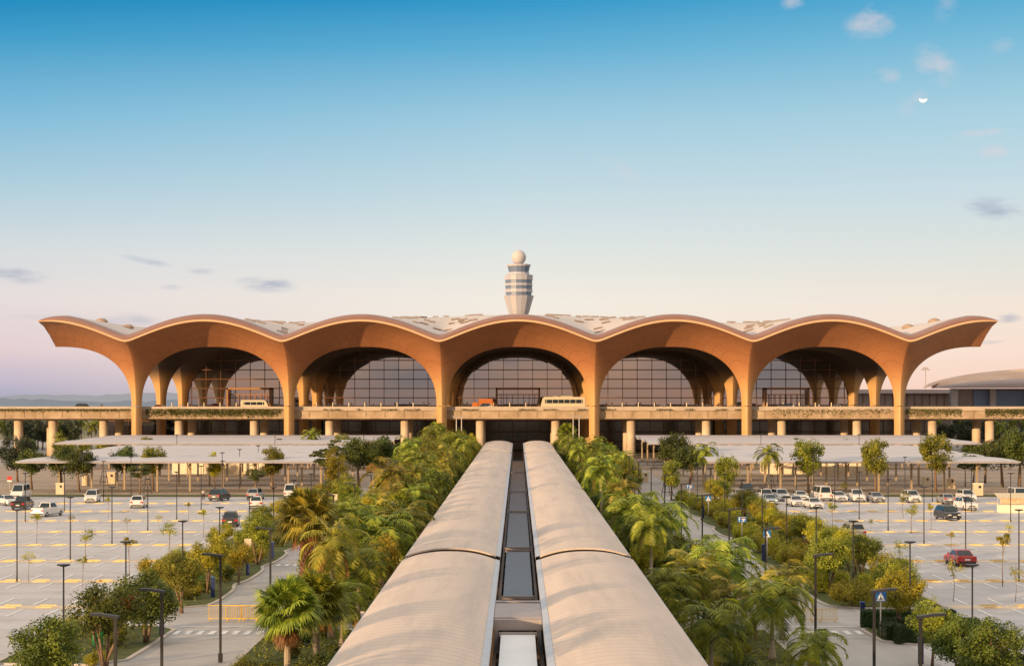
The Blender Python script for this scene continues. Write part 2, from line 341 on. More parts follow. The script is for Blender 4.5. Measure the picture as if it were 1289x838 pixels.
# ------------------------------------------------------------------ ground, lots, roads
def sheet(name, x0,y0,x1,y1,z,m):
    MB().quad((x0,y0,z),(x1,y0,z),(x1,y1,z),(x0,y1,z)).build(name,m,kind='structure')
sheet('ground',-6000,-400,6000,9000,0,M['ground'])
sheet('plaza',-300,302,300,700,.010,M['plaza'])
sheet('shaded_parking_lot',-150,303,-27,430,.020,M['farlot']); sheet('shaded_parking_lot',27,303,150,430,.020,M['farlot'])
for s in (-1,1):
    a,b=sorted((s*24.0,s*230)); sheet('parking_lot',a,60,b,297,.014,M['lot'])
    a,b=sorted((s*10,s*24.5)); sheet('road',a,60,b,300,.020,M['road'])
    a,b=sorted((s*28,s*230)); 
    sheet('grass_verge',a,297.4,b,302.5,.10,M['bed'])
sheet('walkway_floor',-8,30,8,440,.030,M['plaza'])
sheet('cross_road',-240,301,-9,303,.035,M['road']); sheet('cross_road',9,301,240,303,.035,M['road'])
ROWS=[141+19.6*i for i in range(8)]
yl=MB(); wl=MB(); rr=random.Random(3); STOPS=[]
def stripe(mb,x,y,w,l,z,rz=0): 
    ca,sa=math.cos(rz),math.sin(rz); P=[(x+a*ca-b*sa,y+a*sa+b*ca,z) for a,b in ((-w/2,-l/2),(w/2,-l/2),(w/2,l/2),(-w/2,l/2))]; mb.quad(*P)
for s in (-1,1):
    for ri,y in enumerate(ROWS):
        x=33.6
        while x<160:
            if True:
                for dyy in (-.7,.7):
                    if rr.random()<.97: STOPS.append((s*(x+1.3)+rr.uniform(-.06,.06),y+dyy))
            for d in (-1,1): stripe(wl,s*x,y+d*3.8,.22,4.7,.034)
            x+=2.63
    for y in (307,315,324,340,359,378):
        x=31
        while x<110:
            stripe(yl,s*x,y,2.3,1.1,.044); x+=2.7
    stripe(yl,s*110,297.15,160,.30,.14)
    # hatched no parking field
    for i in range(9): stripe(wl,s*(45.5+i*1.1),139.5,.45,6.2,.036,s*R(-35))
    # crossings on the roads
    for i in range(8): stripe(wl,s*(17.0+i*.78),125.5,.38,2.0,.044)
    stripe(wl,s*19.5,128.6,6.5,.35,.044); stripe(wl,s*19.5,122.6,6.5,.2,.044)
    for i in range(6): stripe(wl,s*(18.2+i*.78),176,.38,2.0,.044)
    for yy in (104,150,200): stripe(wl,s*20,yy,.15,3,.044)
    for i in range(5): stripe(wl,s*(26+i*.8),112.5,.4,1.8,.044)
STOPS.sort(key=lambda p:p[1]*10+abs(p[0])*6)
_m=MB(); _m.box((0,0,.06),(1.35,.16,.10),taper=.85); _st=_m.build('wheel_stop',M['yellow']); tag(_st,'yellow concrete wheel stop in a row across the parking lot','wheel stop','yellow wheel stops in the parking lots')
_rest=MB(); md=MB()
for i,(x,y) in enumerate(STOPS):
    if i<299:
        o_=_st if i==0 else _st.copy()
        if i: C.objects.link(o_)
        o_.location=(x,y,.02)
    else: _rest.box((x,y,.07),(1.35,.16,.10),taper=.85)
o_=_rest.build('wheel_stops',M['yellow']); tag(o_,'far rows of yellow wheel stops across the parking lots','wheel stops','yellow wheel stops in the parking lots','stuff')
for s in (-1,1):
    for y in ROWS: stripe(md,s*95,y,126,2.3,.026)
md.build('median_strip',M['median'],kind='structure'); yl.build('yellow_bay_markings',M['yellow'],kind='structure'); wl.build('white_bay_markings',M['white'],kind='structure')
# planting islands with kerbs (outer side of each road) and strips (inner side)
def island(pts, name='planting_bed'):
    n=len(pts); top=.13
    cx=sum(p[0] for p in pts)/n; cy=sum(p[1] for p in pts)/n
    inner=[]
    for i,p in enumerate(pts):
        a=Vector(pts[i-1]); b=Vector(pts[(i+1)%n]); d=(b-a).normalized(); nn=Vector((-d.y,d.x)); inner.append((p[0]+nn.x*.28,p[1]+nn.y*.28))
    kb=MB(); vs=[(*p,0) for p in pts]+[(*p,top) for p in pts]+[(*p,top) for p in inner]+[(*p,.02) for p in inner]
    fs=[]
    for i in range(n):
        j=(i+1)%n
        for a in range(3): fs.append((a*n+i,a*n+j,(a+1)*n+j,(a+1)*n+i))
    kb.add(vs,fs); kb.build('kerb',M['kerb'],kind='structure')
    b=MB(); b.add([(*p,top-.035) for p in inner],[tuple(range(n))]); b.build(name,M['bed'],kind='structure')
def scallop(s,y0,y1,xi,xo,step=16,amp=.8):   # polygon, counter-clockwise
    inner=[]; n=max(2,int((y1-y0)/2.0))
    for i in range(n+1):
        y=y0+(y1-y0)*i/n; e=min(1,(y-y0)/2.2,(y1-y)/2.2); e=max(0,e)
        x=xi+amp*(1-abs(math.sin(math.pi*(y-y0)/step)))**2+1.8*(1-math.sqrt(1-(1-e)**2))
        inner.append((s*x,y))
    poly=inner+[(s*xo,y1-.6),(s*xo,y0+.6)]
    area=sum(poly[i][0]*poly[(i+1)%len(poly)][1]-poly[(i+1)%len(poly)][0]*poly[i][1] for i in range(len(poly)))
    return poly if area>0 else poly[::-1]
for s in (-1,1):
    for y0,y1 in ((78,101),(108 if s<0 else 96,110)) if s>0 else ((80,103),): pass
    island(scallop(s,82,109 if s>0 else 103,22.6,30,40)); 
    island(scallop(s,119 if s>0 else 110,129,22.7,30.5,40,.3))
    island(scallop(s,139.5,290,22.6,31.6,17.5))
    for y0,y1 in ((60,127),(137,213),(219,296)):
        island(scallop(s,y0,y1,8.6,16.6,400,0))
    MB().quad(*( (p[0],p[1],.05) for p in ((s*8.2,128.6),(s*16.9,128.6),(s*16.9,135.6),(s*8.2,135.6)))).build('footpath',M['road'],kind='structure')

# ------------------------------------------------------------------ terminal
COLX=[-96+38.4*i for i in range(6)]; ROWY=[480,513,546]; NP=2.35; PN=1.2
def A(r):
    t=min(1,max(0,(19.2-r)/17.9)); return 13.2+15*max(0,(1-t**NP))**(1/NP)
def Rim(u):
    q=math.sqrt(u*u+1.2)-1.095; s_=abs(math.sin(math.pi/2*min(1.12,q/18.1))); return 29.1+5*s_**1.0
def pn(u,v): return (abs(u)**PN+abs(v)**PN)**(1/PN)
def soffit_z(u,v,vmax,top):
    r=pn(u,v); S=1-(1-min(1,v/vmax))**1.5
    tgt=top(u)+28.2-A(pn(u,vmax)); return A(r)+(tgt-28.2)*S
BACKV=16.5
def back_top(u): return 30.2+2.6*abs(math.sin(math.pi/2*min(1,abs(u)/19.2)))
root=empty('airport_terminal',(0,480,0),label='wide airport terminal with wavy timber vaults on flared columns and dark glass front',cat='terminal')
def child(mb,name,m,parent=root,smooth=False,**kw):
    return mb.build(name,m,parent,smooth,loc=(0,-480,0) if parent is root else (0,0,0),**kw)
def module(cx,cy,front,left_end,right_end,SV=(-1,1)):
    mb=MB(); mb.uv=[]
    for su in (-1,1):
        umaxf = 21.3 if ((su<0 and left_end) or (su>0 and right_end)) else 19.2
        umaxb = (20.4 if cy<490 else 17.0) if umaxf>19.2 else 19.2
        for sv in SV:
            vm = 14.0 if (front and sv<0) else BACKV
            top = Rim if (front and sv<0) else back_top
            um = umaxf if (front and sv<0) else umaxb
            P=[]; uvs=[]; NA,NR=30,26
            # angles denser near corners
            corner=math.atan2(vm,um)
            angs=[corner*i/(NA//2) for i in range(NA//2)]+[corner+(math.pi/2-corner)*i/(NA//2) for i in range(NA//2+1)]
            for a in angs:
                c,s_=math.cos(a),math.sin(a); r0=1.3/pn(c,s_)
                ub = umaxb+(um-umaxb)*min(1,max(0,math.tan(min(a,1.5))*um/vm)) if um!=umaxb else um
                rb=min(ub/c if c>1e-6 else 1e9, vm/s_ if s_>1e-6 else 1e9)
                row=[]
                for j in range(NR+1):
                    t=(j/NR)**1.9; r=r0+(rb-r0)*t; u,v=r*c,r*s_
                    z=soffit_z(u,v,vm,top); row.append((cx+su*u,cy+sv*v,z)); uvs.append((a*11,r))
                P.append(row)
            b=len(mb.v); mb.grid(P,flip=(su*sv>0)); mb.uv.extend(uvs)
    return mb
for r,cy in enumerate(ROWY):
    for i,cx in enumerate(COLX):
        if r==0:
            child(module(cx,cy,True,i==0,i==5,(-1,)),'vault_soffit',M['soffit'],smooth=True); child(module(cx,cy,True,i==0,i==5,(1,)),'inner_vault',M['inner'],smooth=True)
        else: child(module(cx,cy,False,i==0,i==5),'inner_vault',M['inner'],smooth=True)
        n=40; mb=MB(); mb.uv=[]; P=[]
        for zz in (0,13.2):
            row=[]
            for k_ in range(n+1):
                a=2*math.pi*k_/n; c,s_=math.cos(a),math.sin(a); rr0=1.3/pn(c,s_); row.append((cx+rr0*c,cy+rr0*s_,zz)); mb.uv.append((k_*.17*1.0,zz))
            P.append(row)
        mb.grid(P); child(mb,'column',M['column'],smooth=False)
# rim: lip, fascia and roof
def rimx(n=420): return [-117.3+234.6*i/n for i in range(n+1)]
def rimu(x):
    if x<-96: return -96-x
    if x>96: return x-96
    return abs(((x+96+19.2)%38.4)-19.2)
def rimz(x): return Rim(rimu(x))
def taper(x): return max(.12,min(1,(117.4-abs(x))/7.0)**.5)
lip=MB(); P=[[],[],[],[]]
for x in rimx():
    z=rimz(x); P[0].append((x,466.25,z-.06)); P[1].append((x,465.75,z-.10)); P[2].append((x,465.6,z+.14)); P[3].append((x,465.8,z+.42*taper(x)))
lip.grid(P,flip=True); child(lip,'rim_lip',M['lip'],smooth=True)
fa=MB(); P=[[] for _ in range(6)]
for x in rimx():
    z=rimz(x); t=taper(x)
    for k_,(a,b) in enumerate([(465.8,.40),(465.7,.85),(465.8,1.25),(466.2,1.55),(467.2,1.8),(469.5,1.9)]): P[k_].append((x,a,z+b*t))
fa.grid(P,flip=True); child(fa,'rim_fascia',M['fascia'],smooth=True)
ro=MB(); P=[]; 
def rooftop(x,y):
    w_=min(1,max(0,(y-470)/95)); w_=w_*w_*(3-2*w_); b=min(39.5,40.0-.042*abs(x))
    return (rimz(x)+1.9*taper(x))*(1-w_)+b*w_
for j in range(36):
    y=469.5+j*4.3; P.append([(x,y,rooftop(x,y)) for x in rimx(240)])
ro.grid(P,flip=True); child(ro,'roof_shell',M['roof'],smooth=True)
for s in (-1,1):   # end faces
    e=MB(); P0=[]; P1=[]
    for j in range(24):
        y=466+j*4.4; x=s*(117.3-.9*min(1,(y-466)/14))
        zz=soffit_z(21.0,480-y,14,Rim) if y<480 else soffit_z(20.4,min(BACKV,abs(((y-480+16.5)%33)-16.5)),BACKV,back_top)
        P0.append((x,y,zz)); P1.append((x,y,max(zz+.3,rooftop(s*117.3,max(469.5,y)))))
    e.grid([P0,P1],flip=(s<0)); child(e,'end_fascia',M['fascia'],smooth=True)
# roof louvres seen in the valleys
for cx in COLX[1:5]:
    n=30 if abs(cx)<30 else 18; cnt=0
    while cnt<n:
        y=476+3.4*rr.randint(0,26); x=cx*y/480+2.6*rr.randint(-6,6)+(y%5)*.3; z=rooftop(x,y); pyy=500-(z-15.5)*2400/y; pxx=x*466/y; lipz=rimz(pxx)+1.9; pyl=500-(lipz-15.5)*2400/466
        if pyy>pyl-1.0 or (z-rooftop(x,y+3))>.5: continue
        wv=rr.choice((1.6,2.3,2.5)); q=MB(); dzx=(rooftop(x+wv/2,y)-rooftop(x-wv/2,y)); 
        q.add([(x-wv/2,y-1,z-dzx/2+.05),(x+wv/2,y-1,z+dzx/2+.05),(x+wv/2,y+1,z+dzx/2+.1),(x-wv/2,y+1,z-dzx/2+.1),(x-wv/2,y-1,z-dzx/2+.16),(x+wv/2,y-1,z+dzx/2+.16),(x+wv/2,y+1,z+dzx/2+.45),(x-wv/2,y+1,z-dzx/2+.45)],[(0,1,5,4),(1,2,6,5),(2,3,7,6),(3,0,4,7),(4,5,6,7)]); child(q,'roof_louvre',M['louvre']); cnt+=1
for x in (-127*.86,-119*.86,119*.86,127*.86):
    d=MB(); d.lathe([(1.7*math.cos(a),1.1*math.sin(a)) for a in [i*math.pi/2/6 for i in range(6)]]+[(.05,1.1)],c=(x,500,rooftop(x,500)-.2),n=14); child(d,'roof_scoop',M['louvre'],smooth=True)
# glass front on the third row of columns
FY=546.0
def archz(x): return A(max(1.3,min(19.2,rimu(x))))
gl=MB(); gr_=random.Random(5); ZE_=[12.2,15.4,18.05,20.7,23.4,26.1,28.6]
for b in range(5):
    c=-76.8+38.4*b
    ed=[c-19.2]+[c-16.8+4.2*i for i in range(9)]+[c+19.2]
    for x0,x1 in zip(ed[:-1],ed[1:]):
        for z0,z1 in zip(ZE_[:-1],ZE_[1:]):
            a_,b_=gr_.gauss(0,.0011),gr_.gauss(0,.0011); xc,zc=(x0+x1)/2,(z0+z1)/2
            for k_ in range(6):
                xa,xb=x0+(x1-x0)*k_/6,x0+(x1-x0)*(k_+1)/6; ta,tb=[min(z1,max(z0,archz(q)+.4)) for q in (xa,xb)]
                if max(ta,tb)-z0<.02: continue
                Yf=lambda x,z: FY+.8+a_*(x-xc)+b_*(z-zc)
                gl.quad((xa,Yf(xa,z0),z0),(xb,Yf(xb,z0),z0),(xb,Yf(xb,tb),tb),(xa,Yf(xa,ta),ta))
child(gl,'glass_front',M['glass'])
for x in (-96,96):
    g2=MB(); g2.quad((x,FY+.8,12.2),(x,620,12.2),(x,620,30),(x,FY+.8,30)); child(g2,'side_glass',M['glass'])
mu=MB()
for b in range(5):
    c=-76.8+38.4*b
    for i in range(-4,5):
        x=c+i*4.2; zt=archz(x)
        if zt>14: mu.box((x,FY+.55,(12.2+zt)/2),(.14,.25,zt-12.2))
    for z in (15.4,18.05,20.7,23.4,26.1):
        h_=next((19.2-u*.1 for u in range(13,192) if A(u*.1)>z),0)
        if h_>0: mu.box((c,FY+.45,z),(2*h_,.2,.24))
child(mu,'mullion',M['mullion'])
for b in (-76.8,0,76.8):
    p=MB(); 
    for s in (-1,1): p.box((b+s*6.1,FY-1,15.2),(.5,3,6.0))
    p.box((b,FY-1,18.0),(12.7,3.0,.55)); p.box((b,FY-.6,16.3),(11.6,.3,.25))
    for i in range(-3,4): p.box((b+i*1.6,FY-.4,14.2),(.15,.2,4.0))
    child(p,'entrance_portal',M['portal'])
low=MB(); low.quad((-118,549,0),(118,549,0),(118,549,12.1),(-118,549,12.1)); child(low,'lower_glass_front',M['glasslow'])
lm=MB()
for i in range(60): lm.box((-116+i*3.95,548.8,6),(.16,.25,12))
for z in (2.8,5.6,8.8): lm.box((0,548.7,z),(236,.2,.3))
child(lm,'lower_mullion',M['mullion'])
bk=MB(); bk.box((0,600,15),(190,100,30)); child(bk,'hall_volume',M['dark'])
sl=MB(); sl.box((0,542,11.6),(236,40,1.0)); child(sl,'departure_floor',M['deck'])

# ------------------------------------------------------------------ elevated road
er=empty('elevated_road',(0,490,0),label='long concrete elevated departures road on round piers in front of terminal',cat='viaduct')
def ch(mb,name,m,par,off,smooth=False,**kw): return mb.build(name,m,par,smooth,loc=(-off[0],-off[1],-off[2]),**kw)
O=(0,490,0)
d=MB(); d.box((0,502.2,11.5),(620,39.6,1.3)); ch(d,'deck',M['deck'],er,O)
for (y0) in (482.0,):
    p=MB(); p.box((0,y0+.3,12.72),(620,.3,.96)); ch(p,'parapet',M['deck'],er,O); p=MB(); p.box((0,y0+.05,11.25),(620,.5,1.7)); p.box((0,y0-.05,10.25),(620,.75,.3)); p.box((0,y0-.1,12.16),(620,.8,.12)); ch(p,'planter_face',M['parapet'],er,O)
    jn=MB(); 
    for i in range(-60,61): jn.box((i*4.8,y0-.265,11.1),(.05,.06,1.7))
    ch(jn,'panel_joint',M['mullion'],er,O)
gb=MB(); gb.box((0,485.5,10.35),(560,3.0,1.2)); gb.box((0,505,10.35),(560,3,1.2)); ch(gb,'girder',M['parapet'],er,O)
px_=[9.6+19.2*i for i in range(6)]
for s in (-1,1):
    for i,x in enumerate(px_):
        for yy in (486,505):
            q=MB(); q.tube([(s*x,yy,0),(s*x,yy,9.9)],1.1,20); ch(q,'pier',M['pier'],er,O,True)
for X,Y in ((XW(52,474),486),(XW(68,500),497),(XW(2,470),486),(XW(1255.6,478),486),(XW(1238.6,490),498),(-150,486),(150,486)):
    q=MB(); q.tube([(X,Y,0),(X,Y,9.9)],1.15,20); ch(q,'pier',M['pier'],er,O,True)
# creepers hanging over the parapet
def leaves(n, fn, size, aspect=.5, rg=rr):
    V=[];Fc=[]
    for i in range(n):
        p,nrm=fn(); d=Vector((rg.gauss(0,1),rg.gauss(0,1),rg.gauss(0,1))).normalized()
        nn=(Vector(nrm)*1.0+d*.9).normalized() if nrm is not None else d
        t=nn.cross(Vector((rg.gauss(0,1),rg.gauss(0,1),rg.gauss(0,1)))).normalized(); b=nn.cross(t); s_=size*rg.uniform(.6,1.3); P=Vector(p); k_=len(V)
        V+= [tuple(P-t*s_*.5),tuple(P+b*s_*aspect*.5+t*s_*.05),tuple(P+t*s_*.5),tuple(P-b*s_*aspect*.5+t*s_*.05)]; Fc.append((k_,k_+1,k_+2,k_+3))
    return V,Fc
def hangfn():
    z=rr.random()
    seg=rr.choices([(-132,-98),(-88,-62),(-62,62),(64,94),(98,112),(118,132),(-94,-60)],[18,16,16,5,10,16,22])[0]
    x=rr.uniform(*seg); ln=.35 if seg==(-62,62) else (.45 if seg[0]==-132 else 1.5)
    if seg==(-62,62) and math.sin(x*.9)+math.sin(x*.37)<.2: x=rr.uniform(-94,-60); ln=1.6
    return (x,481.6+rr.uniform(-.25,.4),12.55-abs(rr.gauss(0,ln*.6))),(0,-.6,.4)
h=MB(); V,Fc=leaves(16000,hangfn,.34,.6); h.add(V,Fc); o=h.build('hanging_creeper',M['hang']); tag(o,'green creeper trailing over the parapet of the elevated road','creeper',kind='stuff')

# ------------------------------------------------------------------ control tower
tw=empty('control_tower',(XW(653,900),900,0),label='tall pale airport control tower with white radome ball behind the terminal',cat='control tower')
s_=.375
def tl(prof,name,m,n=16,sm=False,shade=False):
    b=MB(); pr=[(r*s_,ZW(py,900)) for r,py in prof]; b.lathe(pr,n=n)
    if shade:
        for i in range(len(b.f)): b.m[i]=(i%2)  # every other facet takes the darker, bluer cladding
        return b.build(name,[M['tower'],M['tower2']],tw,sm)
    return b.build(name,m,tw,sm)
tl([(11,560),(10.5,400),(14,391),(19.3,372.3)],'shaft',None,shade=True)
MB().tube([(0,0,0),(0,0,ZW(545,900)+20)],4.2,16).build('base',M['tower'],tw)
tl([(16.3,372),(16.3,368.4)],'glass_band',M['towerglass']); tl([(17.6,368.2),(17.6,364)],'floor_band',None,shade=True)
tl([(17.1,363.8),(17.1,360)],'glass_band',M['towerglass']); tl([(17.6,359.8),(17.6,356.8)],'floor_band',None,shade=True)
tl([(17.1,356.6),(17.1,353)],'glass_band',M['towerglass']); tl([(17.8,352.8),(18.2,346.5),(15,345.6)],'floor_band',None,shade=True)
tl([(13.6,345.4),(13.3,343)],'cab_base',M['tower']); tl([(12.6,343),(14.2,335.6)],'cab_glass',M['towerglass']); tl([(14.8,335.5),(15.4,333.2),(12,332.6)],'cab_roof',M['tower'])
r=9.3; cyb=324; tl([(r*math.cos(a),cyb-r*math.sin(a)) for a in [R(-58+i*12) for i in range(13)]]+[(.2,cyb-r)],'radome',M['radome'],24,True)
MB().tube([(0,0,ZW(314,900)-1),(0,0,ZW(309.5,900))],.12,6).build('antenna',M['tower'],tw)
# ------------------------------------------------------------------ concourse and link on the right
cr=empty('concourse_building',(200,650,0),label='low domed concourse building with grey curved roof edge right of terminal',cat='building')
def cz(t): return ZW(488-27.5*(1-(1-t)**2.1)**.62,650)
P=[[],[],[],[],[]]; top=MB(); fas=MB()
for i in range(81):
    t=i/80; x=-200+XW(1172,650)+t*170; lo=ZW(488.5,650); hi=cz(min(1,t*2.9)); mid=lo+min(4.2,(hi-lo)*.5); e=math.sqrt(min(1,t*5))
    for k_,(y,z) in enumerate(((0-14*e,lo),(0-15*e,lo+(mid-lo)*.5),(-13*e,mid),(-2,(hi+mid)/2+.6),(14,hi))): P[k_].append((x,y,z))
fas.grid(P[:3],flip=True); fas.build('roof_fascia',M['conc_roof'],cr,True); top.grid(P[2:],flip=True); top.build('roof_top',M['conc_top'],cr,True)
b=MB(); b.box((30,6,9.2),(160,14,18.6)); b.build('wall',M['linkwall'],cr)
for i in range(10):
    q=MB(); q.box((-52+i*13,-3.5,9.2),(2.0,1.4,18.6)); q.build('column',M['beam'],cr)
g_=MB(); g_.box((20,-1.4,9.6),(130,.4,16.5)); g_.build('window',M['towerglass'],cr)
lk=empty('link_building',(XW(1130,700),700,0),label='low glazed link building between terminal and domed concourse',cat='building')
b=MB(); b.box((0,0,9),(76,8,16)); b.build('wall',M['linkwall'],lk); b=MB(); b.box((0,-.5,17.7),(78,11,1.4)); b.build('roof',M['conc_roof'],lk)
b=MB(); 
for i in range(-14,15): b.box((i*2.7,-4.1,12),(.3,.3,9.9))
b.build('mullion',M['mullion'],lk)
fm=empty('floodlight_mast',(XW(1165,900),900,0),label='tall slim apron floodlight mast right of the terminal roof',cat='mast')
MB().tube([(0,0,0),(0,0,ZW(466,900))],[.35,.18],8).build('pole',M['beam'],fm); b=MB(); b.box((0,0,ZW(465,900)),(4,.8,.5)); b.box((0,0,ZW(463,900)),(2,.8,.6)); b.build('lamp_head',M['beam'],fm)

# distant hills, aerial haze put into their blue colours
hz=MB(); 
for (Y,zb,c,seed) in ((3600,17,0,1),(2500,8,1,2)):
    top_=[]; rg=random.Random(seed)
    for i in range(241):
        x=-1500+i*12.5*1.0; t=i/240
        e=1 if x<0 else .5
        z=zb*e*(.72+.22*math.sin(i*.11+seed)+.12*math.sin(i*.31))+rg.uniform(0,3.4)+5
        top_.append((x,Y,z))
    hz.grid([[(x,y,0) for x,y,z in top_],top_],mi=c)
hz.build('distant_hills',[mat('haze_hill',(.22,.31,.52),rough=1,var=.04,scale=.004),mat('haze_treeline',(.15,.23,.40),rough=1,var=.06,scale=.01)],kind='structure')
# moon
mo=MB(); n=18; rad=5.2/F*6000; 
out=[(rad*math.cos(math.pi+math.pi*i/n),rad*math.sin(math.pi+math.pi*i/n)) for i in range(n+1)]
inn=[(rad*math.cos(math.pi+math.pi*i/n),rad*.22*math.sin(math.pi+math.pi*i/n)) for i in range(n+1)]
mo.grid([[(a,0,b) for a,b in inn],[(a,0,b) for a,b in out]]); mo.grid([[(a,1,b) for a,b in inn],[(a,1,b) for a,b in out]],flip=True)
o=mo.build('moon',mat('moon_surface',(.8,.8,.75),emit=((1,.97,.9),.55)),loc=(XW(1162,6000),6000,ZW(124,6000))); tag(o,'small bright crescent moon in the blue sky at upper right','moon')

# ------------------------------------------------------------------ covered walkways
XI,XO,ZE,RISE=1.15,7.3,5.2,.52
for s in (-1,1):
    side='left' if s<0 else 'right'
    wr=empty('covered_walkway',(s*4.2,200,0),label=f'long curved pale walkway roof, the {side} one of the central pair',cat='walkway roof')
    off=(s*4.2,200,0)
    for y0,y1 in ((40,121.4),(124.0,354.2),(357.6,432)):
        P=[]; nx=22
        for yi in range(2 if False else int((y1-y0)/6)+2):
            y=y0+(y1-y0)*yi/(int((y1-y0)/6)+1); row=[]
            for i in range(nx+1):
                t=-1+2*i/nx; x=(XI+.28+XO)/2+t*(XO-XI-.28)/2; row.append((s*x,y,ZE+RISE*(1-abs(t)**2.3)))
            P.append(row)
        m=MB(); m.grid(P,flip=(s<0)); P2=[[(a,b,c-.10) for a,b,c in r_] for r_ in P]; m.grid(P2,flip=(s>0))
        m.grid([P[0],P2[0]],flip=(s<0)); m.grid([P2[-1],P[-1]],flip=(s<0))
        ch(m,'roof_section',M['fabric'],wr,off,True)
        g_=MB(); g_.quad(*[(s*a,b,c) for a,b,c in ((XI+.28,y0,ZE+.02),(XI,y0,ZE-.06),(XI,y1,ZE-.06),(XI+.28,y1,ZE+.02))][::s]); g_.quad(*[(s*a,b,c) for a,b,c in ((XI,y0,ZE-.06),(XI,y0,ZE-.34),(XI,y1,ZE-.34),(XI,y1,ZE-.06))][::s])
        g_.box((s*(XO-.02),(y0+y1)/2,ZE-.13),(.12,y1-y0,.22)); ch(g_,'gutter',M['gutter'],wr,off)
        for ye in (y0+.25,y1-.25):
            f_=MB(); f_.tube([(s*(XI+.3+i*(XO-XI-.4)/12),ye,ZE-.3+RISE*(1-abs(-1+i/6)**2.3)) for i in range(13)],.14,6); ch(f_,'end_arch',M['steel'],wr,off)
        y=y0+3
        while y<y1:
            f_=MB(); f_.tube([(s*(XI+.3+i*(XO-XI-.4)/8),y,ZE-.32+RISE*(1-abs(-1+i/4)**2.3)) for i in range(9)],.07,5); ch(f_,'arch_rib',M['steel'],wr,off); y+=9
        y=y0+3
        while y<y1:
            for x in (XI+.35,XO-.9):
                q=MB(); q.box((s*x,y,2.45),(.22,.22,4.9)); ch(q,'post',M['steel'],wr,off)
            y+=12
gr=empty('glazed_gap_roof',(0,200,0),label='row of flat panels and beams in the dark gap between walkway roofs',cat='roof panels'); off=(0,200,0)
for i,(y0,y1,hw,m_) in enumerate([(50,89.2,.80,'panelw'),(113,147,.88,'panel'),(150,196,.92,'panel'),(198,238,.95,'panel'),(240,300,.98,'panel'),(302,352,1.0,'panel')]):
    b=MB(); zp=4.35 if m_=='panelw' else 3.6; b.box((0,(y0+y1)/2,zp),(2*hw,y1-y0,.12)); ch(b,'roof_panel',M[m_],gr,off)
    b=MB(); b.box((0,y0-.12,zp+.06),(2*hw+.2,.22,.2)); b.box((0,y1+.14,zp+.06),(2*hw+.2,.22,.2))
    ch(b,'panel_edge',M['beam'],gr,off)
b=MB()
for y in list(range(54,430,12)): b.box((0,y+.5,3.2),(2.25,.2,.35))
for s in (-1,1): b.box((s*1.1,240,3.3),(.16,380,.4)); b.box((s*1.12,240,1.2),(.1,380,2.4))
ch(b,'side_beam',M['steel'],gr,off)
b=MB(); b.box((0,93.4,4.92),(2.26,6.2,.35)); b.box((0,90.0,4.80),(2.24,.5,.5)); b.box((0,96.9,5.02),(2.24,.5,.3)); ch(b,'tie_beam',M['beam'],gr,off)

# ------------------------------------------------------------------ parking shade roofs
def shade(s,y,xin,xout,i,z=5.0):
    z=5.0+.14*i
    sd='left' if s<0 else 'right'
    e=empty('carport',(s*(xin+xout)/2,y+6,0),label=f'pale arched parking shade roof, {ordn(i)} row from the camera on the {sd}',cat='carport',group='parking shade roofs before the terminal')
    off=(s*(xin+xout)/2,y+6,0); m=MB(); P=[];P2=[]
    for j in range(9):
        v=j/8; xe=xout-9.5*v**1.6; P.append([(s*(xin+(xe-xin)*k_/30),y+12*v,z+.62*math.sin(math.pi*v*.78)) for k_ in range(31)])
    P2=[[(a,b,c-.15) for a,b,c in r_] for r_ in P]
    m.grid(P,flip=s<0); m.grid(P2,flip=s>0); m.grid([P2[0],P[0]],flip=s<0); m.grid([P[-1],P2[-1]],flip=s<0)
    ch(m,'roof_sheet',M['shade'],e,off,False)
    x=xin+1.5
    while x<xout-6:
        q=MB(); q.box((s*x,y+3.5,2.5),(.3,.3,5.1)); q.tube([(s*x,y+3.5,3.6),(s*x,y+.8,4.8)],.08,6); ch(q,'post',M['post'],e,off); x+=5.4
    b=MB(); b.box((s*(xin+xout-.4)/2,y-.06,z-.1),(xout-xin-.4,.10,.30)); ch(b,'eave_gutter',M['eave'],e,off)
for s in (-1,1):
    for i,y in enumerate((311,331,351,371)): shade(s,y,31,82-i*.2,i)
    for i,y in enumerate((411,431,450)): shade(s,y,28,100,i+4)
for s,x0,x1 in ((-1,-70,-50),(1,49,73)):
    e=MB(); e.box(((x0+x1)/2,386,1.6),(x1-x0,.3,3.2)); 
    for i in range(8): e.box((x0+(x1-x0)*(i+.5)/8,385.8,1.6),(.12,.15,3.1))
    o=e.build('hoarding_wall',M['hoard']); tag(o,f"long cream hoarding wall under the {'left' if s<0 else 'right'} parking shades",'wall')
o=empty('orange_hut',(-30,405,0),label='small orange hut behind the trees near the walkway end',cat='hut')
b=MB(); b.box((0,0,2.9),(4,4,5.8)); b.build('wall',M['orange'],o); b=MB(); b.box((0,0,6.0),(5.2,5,.4)); b.build('roof',M['post'],o); b=MB(); b.box((.6,-2.02,2.2),(1.2,.06,2.4)); b.build('door',M['steel'],o)

